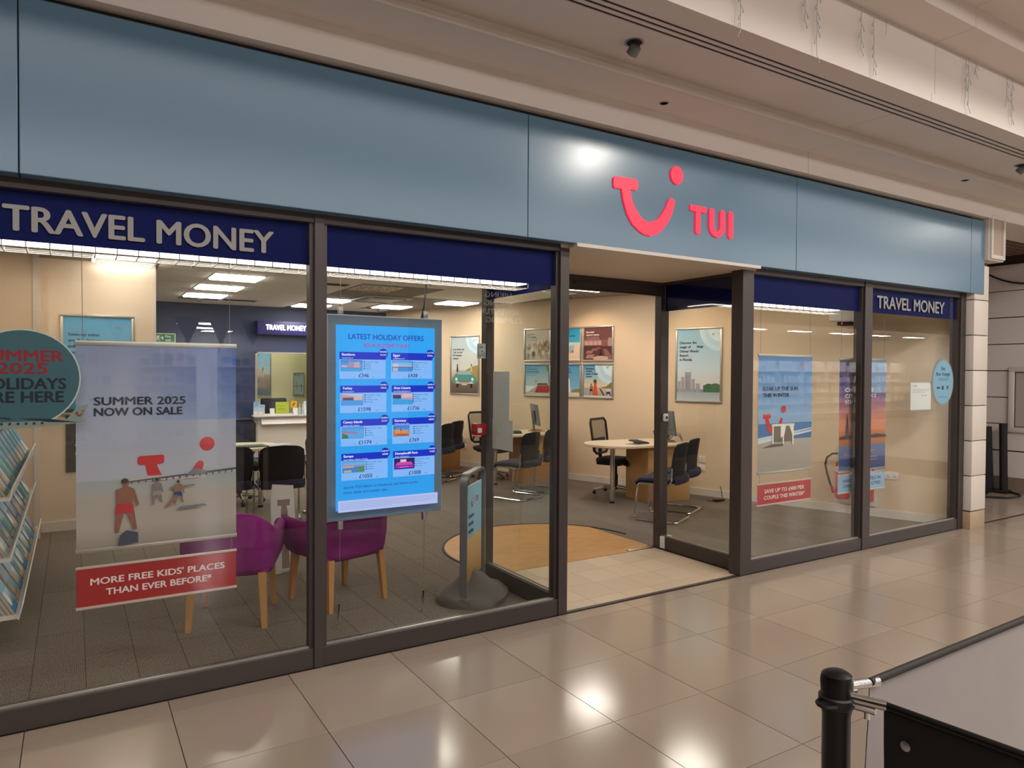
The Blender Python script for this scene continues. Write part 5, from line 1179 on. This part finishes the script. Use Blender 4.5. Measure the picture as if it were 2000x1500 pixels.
# ---- operator chairs
def operator(label):
    t = thing('operator_chair', label, 'chair', (0, 0, 0), 0, 'mesh back office chairs')
    m = MB()
    fr = [(-.215, -.22, .60), (-.23, -.24, .78), (-.235, -.27, .98), (-.20, -.285, 1.03), (.20, -.285, 1.03), (.235, -.27, .98), (.23, -.24, .78), (.215, -.22, .60), (.15, -.215, .56), (-.15, -.215, .56), (-.215, -.22, .60)]
    m.tube(fr, .017, 8).build('back_frame', black_m, t)
    m = MB(); g = []
    for i in range(7):
        z = .57 + .45 * i / 6; y = -.215 - .07 * (i / 6) ** 1.5; w = .19 + .03 * math.sin(PI * i / 6)
        g.append([(-w, y, z), (-w / 2, y - .012, z), (0, y - .016, z), (w / 2, y - .012, z), (w, y, z)])
    m.loft(g, None, False, False).build('mesh_panel', chairmesh_m, t)
    MB().box(-.03, -.25, .42, .03, -.215, .70, None, .01).box(-.17, -.262, .72, .17, -.235, .77, None, .012).tube([(0, -.24, .74), (-.13, -.25, .66), (-.17, -.235, .6)], .013).tube([(0, -.24, .74), (.13, -.25, .66), (.17, -.235, .6)], .013).build('back_support', black_m, t)
    rows_ = []
    for i in range(9):
        y = -.20 + .44 * i / 8; s_ = 1 - .15 * abs(1 - i / 4) ** 4
        rows_.append([(x_ * .24 * s_, y, .475 + dz - (.02 if i == 8 else 0)) for x_, dz in ((-1, 0), (-.9, .03), (0, .035), (.9, .03), (1, 0), (.85, -.035), (0, -.045), (-.85, -.035))])
    MB().loft(rows_).build('seat', black_fab_m, t, None, 50)
    MB().box(-.09, -.25, .40, .09, .10, .445, None, .012).tube([(0, 0, .42), (0, 0, .12)], .026, 12).tube([(0, 0, .28), (0, 0, .07)], .036, 12).build('gas_column', black_m, t)
    b_ = MB()
    for k in range(5):
        a = math.radians(18 + 72 * k); b_.tube([(0, 0, .105), (.14 * math.cos(a), .14 * math.sin(a), .095), (.29 * math.cos(a), .29 * math.sin(a), .065)], [.03, .022, .014], 8)
    b_.build('star_base', chrome_m, t)
    for k in range(5):
        a = math.radians(18 + 72 * k); x, y = .29 * math.cos(a), .29 * math.sin(a)
        MB().lathe([(.002, -.022), (.024, -.022), (.028, -.012), (.028, .012), (.024, .022), (.002, .022)], 14, Matrix.Translation((x, y, .028)) @ Matrix.Rotation(a, 4, 'Z') @ Matrix.Rotation(PI / 2, 4, 'X')).tube([(x, y, .04), (x, y, .07)], .008).build('castor', black_m, t)
    return t
oc = operator('black mesh back office chair behind the right desk seen through open door')
oc.location = (6.55, 3.72, 0); oc.rotation_euler.z = H(-65)
dup(oc, (5.80, 5.86, 0), H(-80), 'black mesh back office chair behind the middle desk, half hidden by papers')
dup(oc, (1.98, 5.62, 0), H(-92), 'black mesh back office chair behind the left round table')
# ---- desks
def desk(label, mirror=False, oak=beech2_m):
    t = thing('desk', label, 'desk', (0, 0, 0), 0, 'round ended desks')
    k = -1 if mirror else 1
    P_ = [(.71, -.05), (.71, .42), (.54, .78)] + [(-.25 + .44 * math.cos(a), .34 + .44 * math.sin(a)) for a in [math.radians(84 + 180 * q / 22) for q in range(23)]]
    P_ = [(x * k, y) for x, y in P_]
    MB().prism(P_, .725, .748).build('top', desk_m, t)
    Q_ = [(x * 1.004, (y - .37) * 1.004 + .37) for x, y in P_]
    MB().prism(Q_, .718, .727).build('edge_band', beech2_m, t)
    x0, x1 = sorted((0 * k, .66 * k))
    MB().box(x0, 0, 0, x1, .52, .718, None, .003).build('pedestal', oak, t)
    MB().box(x0 + .01, .518, .05, x1 - .01, .525, .70).build('drawer_front', oak, t)
    MB().tube([(-.43 * k, .17, .025), (-.43 * k, .17, .718)], .030, 18).lathe([(.05, .70), (.05, .718)], 18, Matrix.Translation((-.43 * k, .17, 0))).build('leg', chrome_m, t)
    MB().lathe([(.032, 0), (.032, .025), (.02, .028)], 16, Matrix.Translation((-.43 * k, .17, 0))).build('leg_foot', black_m, t)
    return t
dk1 = desk('pale round ended desk on chrome leg, seen through the open doorway'); dk1.location = (6.48, 2.99, 0); dk1.rotation_euler.z = math.radians(-8)
dk2 = desk('pale round ended desk seen through the side glass beside taped papers', False, beech_m); dk2.location = (5.95, 5.06, 0); dk2.rotation_euler.z = math.radians(-2)
dk3 = desk('wooden desk just right of the hanging screen', False, beech_m); dk3.location = (5.15, 6.91, 0)
dk4 = desk('pale round ended desk at left, half hidden by the beach poster', True); dk4.location = (1.72, 5.02, 0)
# ---- things on desks
def monitor(label, loc, rz):
    t = thing('monitor', label, 'monitor', loc, rz, 'desk monitors')
    MB().lathe([(.002, 0), (.13, 0), (.135, .006), (.13, .014), (.002, .016)], 28).build('wooden_stand', beech_m, t)
    MB().box(-.11, -.06, .016, .11, .08, .028, None, .005).box(-.03, .03, .02, .03, .055, .30, Matrix.Rotation(math.radians(-6), 4, 'X'), .006).build('foot', grey_m, t)
    Rm = Matrix.Translation((0, 0, .10)) @ Matrix.Rotation(math.radians(-8), 4, 'X')
    MB().box(-.25, -.012, 0, .25, .018, .33, Rm, .006).box(-.10, .018, .08, .10, .05, .24, Rm, .01).build('housing', grey_m, t)
    MB().box(-.235, -.0135, .02, .235, -.0115, .315, Rm).build('screen', black_m, t, None, 0)
    return t
DZ = .748
monitor('dark monitor on the right desk beside the door post', (6.985, 3.18, DZ), math.radians(75))
monitor('dark monitor edge on at the middle desk', (6.38, 5.42, DZ), math.radians(68))
def keyboard(label, loc, rz):
    t = thing('keyboard', label, 'keyboard', loc, rz, 'black keyboards'); MB().box(-.21, -.065, 0, .21, .065, .016, None, .004).build('case', black_m, t)
    m = MB()
    for r in range(4):
        for c in range(14): m.box(-.20 + .0285 * c, -.05 + .026 * r, .016, -.176 + .0285 * c, -.028 + .026 * r, .020)
    tag(m.build('keys', mat('key_black', '#26262a', .5), t, None, 0), kind='stuff')
keyboard('black keyboard on the right desk', (6.62, 3.33, DZ), math.radians(70)); keyboard('black keyboard on the middle desk before the monitor', (5.98, 5.36, DZ), math.radians(60))
def mouse(label, loc, rz):
    t = thing('mouse', label, 'mouse', loc, rz, 'computer mice'); MB().loft([[(x_ * w, y, .001 + max(0, z)) for x_, z in ((-1, 0), (-.8, h * .7), (0, h), (.8, h * .7), (1, 0))] for y, w, h in ((-.055, .012, .008), (-.04, .026, .026), (0, .031, .036), (.035, .027, .026), (.055, .014, .008))]).build('shell', black_m, t); MB().box(-.003, .02, .028, .003, .04, .036).build('wheel', grey_m, t)
mouse('black mouse near the round end of the right desk', (6.46, 3.18, DZ), .3); mouse('black mouse on the middle desk left of keyboard', (5.80, 5.28, DZ), .3)
t = thing('mouse_mat', 'thin dark mat under mouse on the right desk', 'mat', (6.44, 3.16, DZ), .2); MB().box(-.12, -.1, 0, .12, .1, .003, None, .001).build('mat', grey_m, t)
def phone(label, loc, rz):
    t = thing('desk_phone', label, 'phone', loc, rz, 'desk phones')
    MB().prism([(-.09, 0), (.09, 0), (.09, .09), (-.09, .03)], -.08, .08, Matrix(((0, 0, 1, 0), (1, 0, 0, 0), (0, 1, 0, 0), (0, 0, 0, 1)))).build('body', black_m, t)
    MB().box(-.03, .045, .085, .07, .075, .16, Matrix.Rotation(math.radians(-20), 4, 'X'), .004).build('display', grey_m, t)
    MB().tube([(-.055, -.09, .06), (-.055, -.06, .075), (-.055, .05, .11), (-.055, .085, .105)], [.018, .013, .013, .018], 8).build('handset', black_m, t)
    MB().tube([(-.05 + .01 * math.cos(q), -.1 + .01 * math.sin(q) + .002 * q, .02 + .002 * q * math.sin(q * .3)) for q in [k * .5 for k in range(50)]], .003, 5).build('coiled_cord', grey_m, t)
phone('black desk phone behind the monitor on the right desk', (7.09, 3.38, DZ), math.radians(50)); phone('black desk phone on the back desk right of the screen', (5.40, 7.35, DZ), math.radians(40))
t = thing('cable_tangle', 'loose grey cables behind the phone on the right desk', 'cable', (7.12, 3.20, DZ))
for k in range(4): MB().tube([(-.05 + .03 * k, .1, .01), (.0 + .02 * k, .0, .10 + .02 * (k % 2)), (.06 + .01 * k, -.05, .07 + .01 * k), (.08, -.10, .005 + .004 * k)], .004, 6).build('cable', grey_m, t)
t = thing('floor_cable', 'black cable trailing from the wall behind the right desk', 'cable', (7.55, 2.72, 0)); MB().tube([(.02, .05, .16), (.02, .02, .08), (-.05, -.06, .012), (-.22, -.10, .010), (-.30, -.02, .010)], .005, 6).build('cable', black_m, t); MB().box(-.26, -.14, 0, -.10, -.07, .03, None, .004).build('power_block', black_m, t)
t = thing('paper_sheet', 'open dark folder on the left round table', 'folder', (2.02, 5.2, DZ), .1); MB().box(-.2, -.13, 0, .2, .13, .012, None, .003).build('cover', mat('dark_green_folder', '#26352f', .6), t)
t = thing('cup_tray', 'thin glass sheet lying on the left round table', 'sheet', (2.38, 5.28, DZ), .4); MB().box(-.15, -.1, 0, .15, .1, .004, None, .001).build('sheet', lgrey_m, t)

# ---- swing pavement sign behind window
t = thing('pavement_sign', 'grey framed pavement sign on a heavy rubber base, inside right end of the left windows', 'sign', (2.724, .805, 0), math.radians(46))
fr_ = [(-.26, 0, .02)] + [(-.26, 0, .86)] + [(-.26 + .08 - .08 * math.cos(a), 0, .86 + .08 * math.sin(a)) for a in [PI / 2 * k / 6 for k in range(1, 7)]] + [(.18 + .08 * math.sin(a), 0, .86 + .08 * math.cos(a)) for a in [PI / 2 * k / 6 for k in range(0, 7)]] + [(.26, 0, .02)]
m = MB(); rg_ = []
for i, q in enumerate(fr_):
    pv = Vector(fr_[max(i - 1, 0)]); nx_ = Vector(fr_[min(i + 1, len(fr_) - 1)]); d_ = (nx_ - pv).normalized(); s_ = Vector((d_.z, 0, -d_.x))
    c = Vector(q); rg_.append([tuple(c + s_ * a + Vector((0, b_, 0))) for a, b_ in ((-.011, -.026), (.011, -.026), (.011, .026), (-.011, .026))])
m.loft(rg_).build('tube_frame', mat('sign_frame_grey', '#8b8f92', .35, .7), t)
MB().box(-.215, -.006, .16, .215, .006, .85, None, .004).build('panel', mat('sign_panel', '#d6dde0', .4), t)
for s_ in (1, -1):
    P = Print(.42, .68, .0004); P.rect(0, 0, 1, 1, '#7fa9bd', '#8fc2dc'); P.rect(0, 0, 1, .45, '#a3763f', '#c7a878'); smile(P, .28, .80, .12, '#c8303a'); P.text('TUI', .56, .80, '#c8303a', .2, None); lines(P, ['Come in', 'and talk', 'holidays'], .12, .66, '#1d3a5c', .045, .08)
    P.build('artwork', t, basis((-.21 * s_, -.0065 * s_, .165), (s_, 0, 0), ZV))
for a in (-.16, .16): MB().tube([(a + .02 * math.cos(q), 0, .875 + .022 * math.sin(q)) for q in [2 * PI * k / 12 for k in range(13)]], .005, 6).build('hanging_ring', black_m, t)
rg_ = []
for i in range(13):
    x = -.30 + .60 * i / 12; e = math.sqrt(max(0, 1 - (abs(x) / .305) ** 2.6)); w = .04 + .215 * e
    hump = .05 + .15 * math.exp(-(x / .16) ** 2)
    rg_.append([(x, -w, .0), (x, -w, .035), (x, -w * .75, .055 + .02 * e), (x, -w * .3, hump * .8 + .02), (x, 0, hump + .02), (x, w * .3, hump * .8 + .02), (x, w * .75, .055 + .02 * e), (x, w, .035), (x, w, 0)])
MB().loft(rg_).build('rubber_base', rubber_m, t, None, 50)

# ---- brochure rack along the left wall with its brochures
t = thing('brochure_rack', 'long white three tier brochure rack at the far left behind the window', 'rack', (0, 0, 0))
MB().box(-.74, 1.22, 0, -.66, 4.0, 1.75, None, .004).build('back_panel', white2_m, t)
MB().box(-.66, 1.22, 0, -.30, 4.0, .10).build('plinth', white2_m, t)
tiers = [(-.075, .235, .43), (-.115, .575, .40), (-.115, .93, .36)]
for (x, z, dp) in tiers:
    MB().box(x - dp, 1.22, z - .02, x, 4.0, z).build('shelf', white2_m, t)
    MB().box(x - .004, 1.20, z - .02, x + .004, 4.0, z + .07, Matrix.Translation((x, 0, z)) @ Matrix.Rotation(math.radians(14), 4, 'Y') @ Matrix.Translation((-x, 0, -z))).build('front_lip', white2_m, t)
    MB().box(x - dp, 1.205, z - .02, x - dp + .05, 1.22, z + .30).build('end_plate', white2_m, t)
rb = random.Random(11)
nb = 0
pal = [('#3f9fd6', '#bfe0ee'), ('#2f86c4', '#86c0e0'), ('#c9d8d0', '#4fa9c9'), ('#e0b48a', '#5fb2dc'), ('#5f9f6a', '#6fbfe6'), ('#dfe6ea', '#2c7fbe')]
where = ['bottom', 'middle', 'top']
for ti, (x, z, dp) in enumerate(tiers):
    for k in range(10):
        y = 1.25 + .27 * k; th = rb.uniform(.08, .14) if k < 2 else rb.uniform(.04, .1)
        a = math.radians(-28)
        bs = thing('brochure_stack', 'holiday brochure stack on the %s tier of the white rack, %s from the window' % (where[ti], ['nearest', 'second', 'third', 'fourth', 'fifth', 'sixth', 'seventh', 'eighth', 'ninth', 'tenth'][k]), 'brochures', (x - .02, y, z + .004), 0, 'brochure stacks on the white rack')
        Rm = Matrix.Rotation(a, 4, 'Y')
        MB().box(-th, 0, 0, -.002, .21, .297, Rm @ Matrix.Translation((-.0, 0, .0))).build('pages', stripe_m, bs, None, 0)
        m = MB(); nl = max(3, int(th / .02))
        for q in range(nl): m.box(-th + th * q / nl, -.0015, 0.002, -th + th * (q + .35) / nl, .0, .296, Rm)
        tag(m.build('page_edges', mat('edge_grey', '#8d857f', .8) if 'edge_grey' not in MATS else MATS['edge_grey'], bs, None, 0), kind='stuff')
        P = Print(.208, .295, .0004); c = pal[(k * 3 + ti * 2) % len(pal)]; P.rect(0, 0, 1, 1, c[0], c[1]); P.rect(.0, .1, 1, .45, rb.choice(['#d8c7a8', '#4f8f7a', '#e6ece8', '#2a6fa8']), c[1]); P.ell(.3, .3, .04, .05, rb.choice(['#c98a6a', '#efe6da', '#3f7f5a']), 12); P.text(rb.choice(['Summer', 'Cruises', 'City', 'Florida', 'Greece']), .08, .84, '#f4f8fa', .6, None)
        P.build('cover', bs, Rm @ basis((0.0, 0.001, .001), (0, 1, 0), ZV)); nb += 1

# =================================================================== OPPOSITE SIDE OF THE WALKWAY (seen in the glass)
OY = -9.0
struct(MB().box(-9, OY - .2, 3.1, 32, OY, 6.2).box(-9, OY - .2, 0, -2.5, OY, 3.1).box(6.0, OY - .2, 0, 14.5, OY, 3.1).box(28.5, OY - .2, 0, 32, OY, 3.1).build('wall_opposite', oppwall_m, None, None, 0))
def opp_shop(x0, x1, wallcol, n):
    struct(MB().box(x0, OY - 4.2, 0, x1, OY - 4.1, 3.1).box(x0 - .1, OY - 4.2, 0, x0, OY - .2, 3.1).box(x1, OY - 4.2, 0, x1 + .1, OY - .2, 3.1).build('wall_shop_%s' % n, mat('opposite_paint_' + n, wallcol, .7), None, None, 0))
    struct(MB().box(x0 - .1, OY - 4.2, 3.1, x1 + .1, OY - .2, 3.2).build('ceiling', white_m, None, None, 0))
    k = 0; y = OY - 1.2
    if n == 'left':
        for q, (lx, ly) in enumerate(((2.13, -10.0), (2.55, -11.5), (2.90, -12.6))):
            t = thing('shop_light', 'short lengthwise ceiling light in the shop opposite the left window, %s from the front' % ('first', 'second', 'third')[q], 'ceiling light', (lx, ly, 2.62), 0, 'lights in the shops opposite')
            MB().box(-.05, -.35, -.05, .05, .35, 0).build('body', white2_m, t, None, 0); MB().box(-.04, -.33, -.056, .04, .33, -.05).build('tube', led_m, t, None, 0)
            MB().tube([(0, 0, 0), (0, 0, 0.48)], .006, 6).build('stem', white2_m, t)
            area('shop_lamp', (lx, ly, 2.54), (0, 0, 0), .6, .6, 70, (1, .97, .94))
        return
    while x0 + 1 + 2.2 * k < x1:
        t = thing('shop_light', 'long white ceiling light in the card shop across the walkway, %s from its left end' % ('first', 'second', 'third', 'fourth', 'fifth', 'sixth', 'seventh')[k], 'ceiling light', (x0 + 1 + 2.2 * k, y, 3.1), 0, 'lights in the shops opposite')
        MB().box(-.5, -.06, -.05, .5, .06, 0).build('body', white2_m, t, None, 0); MB().box(-.48, -.05, -.056, .48, .05, -.05).build('tube', led_m, t, None, 0)
        area('shop_lamp', (x0 + 1 + 2.2 * k, y, 3.02), (0, 0, 0), 1.0, .3, 130, (1, .97, .94)); k += 1
opp_shop(-2.5, 6.0, '#e9e9ee', 'left'); opp_shop(14.5, 28.5, '#e6e2da', 'right')
rs = random.Random(5)
def shelf_unit(x, y, label, cols):
    t = thing('card_shelf', label, 'shelf', (x, y, 0), 0, 'display shelves in the shops opposite')
    MB().box(-.55, -.04, 0, .55, 0, 2.1).build('back_panel', white2_m, t, None, 0)
    for q in range(5): MB().box(-.55, 0, .3 + .36 * q, .55, .22, .32 + .36 * q).build('shelf', white2_m, t, None, 0)
    m = Print(1.1, 2.0, 0.0)
    for q in range(5):
        for c in range(5): a = -.0; m.rect(.03 + .195 * c, .165 + .18 * q, .17 + .195 * c, .165 + .18 * q + rs.uniform(.06, .12), rs.choice(cols), rs.choice(cols))
    m.build('cards', t, basis((.55, .15, 0), (-1, 0, 0), ZV))
for k in range(10): shelf_unit(15.6 + 1.3 * k, OY - 2.2, 'white shelf of greeting cards in the bright shop across the walkway, %s in its row' % ('first', 'second', 'third', 'fourth', 'fifth', 'sixth', 'seventh', 'eighth', 'ninth', 'tenth')[k], ['#e8e4da', '#cfd8dc', '#d9a7a0', '#b7c7b0', '#8fa6bf', '#f1efe8', '#c9b08a'])
for k in range(5): shelf_unit(-1.2 + 1.5 * k, OY - 2.6, 'white shelf of mixed goods in the shop opposite the left window, %s in its row' % ('first', 'second', 'third', 'fourth', 'fifth')[k], ['#3a4763', '#7f8fb0', '#c03a48', '#d8dbe2', '#4a6a9a', '#22304a', '#b7b9c4'])
t = thing('bunting', 'string of pale triangular bunting across the opposite shop front', 'bunting', (1.5, OY - .5, 2.62))
MB().tube([(-2.2, 0, 0), (2.6, 0, -.02)], .004, 5).build('cord', white2_m, t)
for k in range(8): MB().prism([(-2.0 + .55 * k, 0), (-1.55 + .55 * k, 0), (-1.775 + .55 * k, -.5)], 0, .003, basis((0, 0, 0), XV, ZV)).build('flag', white2_m if k % 2 else grey_m, t, None, 0)
def opp_words(body, x0, x1, z0, z1):
    t = thing('lit_words', 'white lit word %s on the opposite side wall' % body.lower(), 'sign', ((x0 + x1) / 2, OY + .005, z0)); w = x1 - x0
    pts, fs = text2d(body, 0, 0, w, z1 - z0, 'c', .012, 3); MB().add([(q[0], q[1], q[2] if len(q) > 2 else 0) for q in pts], fs, basis((0, 0, 0), (-1, 0, 0), ZV)).build('letters', oppsign_m, t, None, 0)
opp_words('HIKING', 7.68, 8.34, 3.28, 3.40); opp_words('SAILING', 7.66, 8.37, 3.10, 3.22); opp_words('ADVENTURE', 7.45, 8.55, 2.92, 3.04); opp_words('CLIMBING', 7.70, 8.62, 2.74, 2.86)
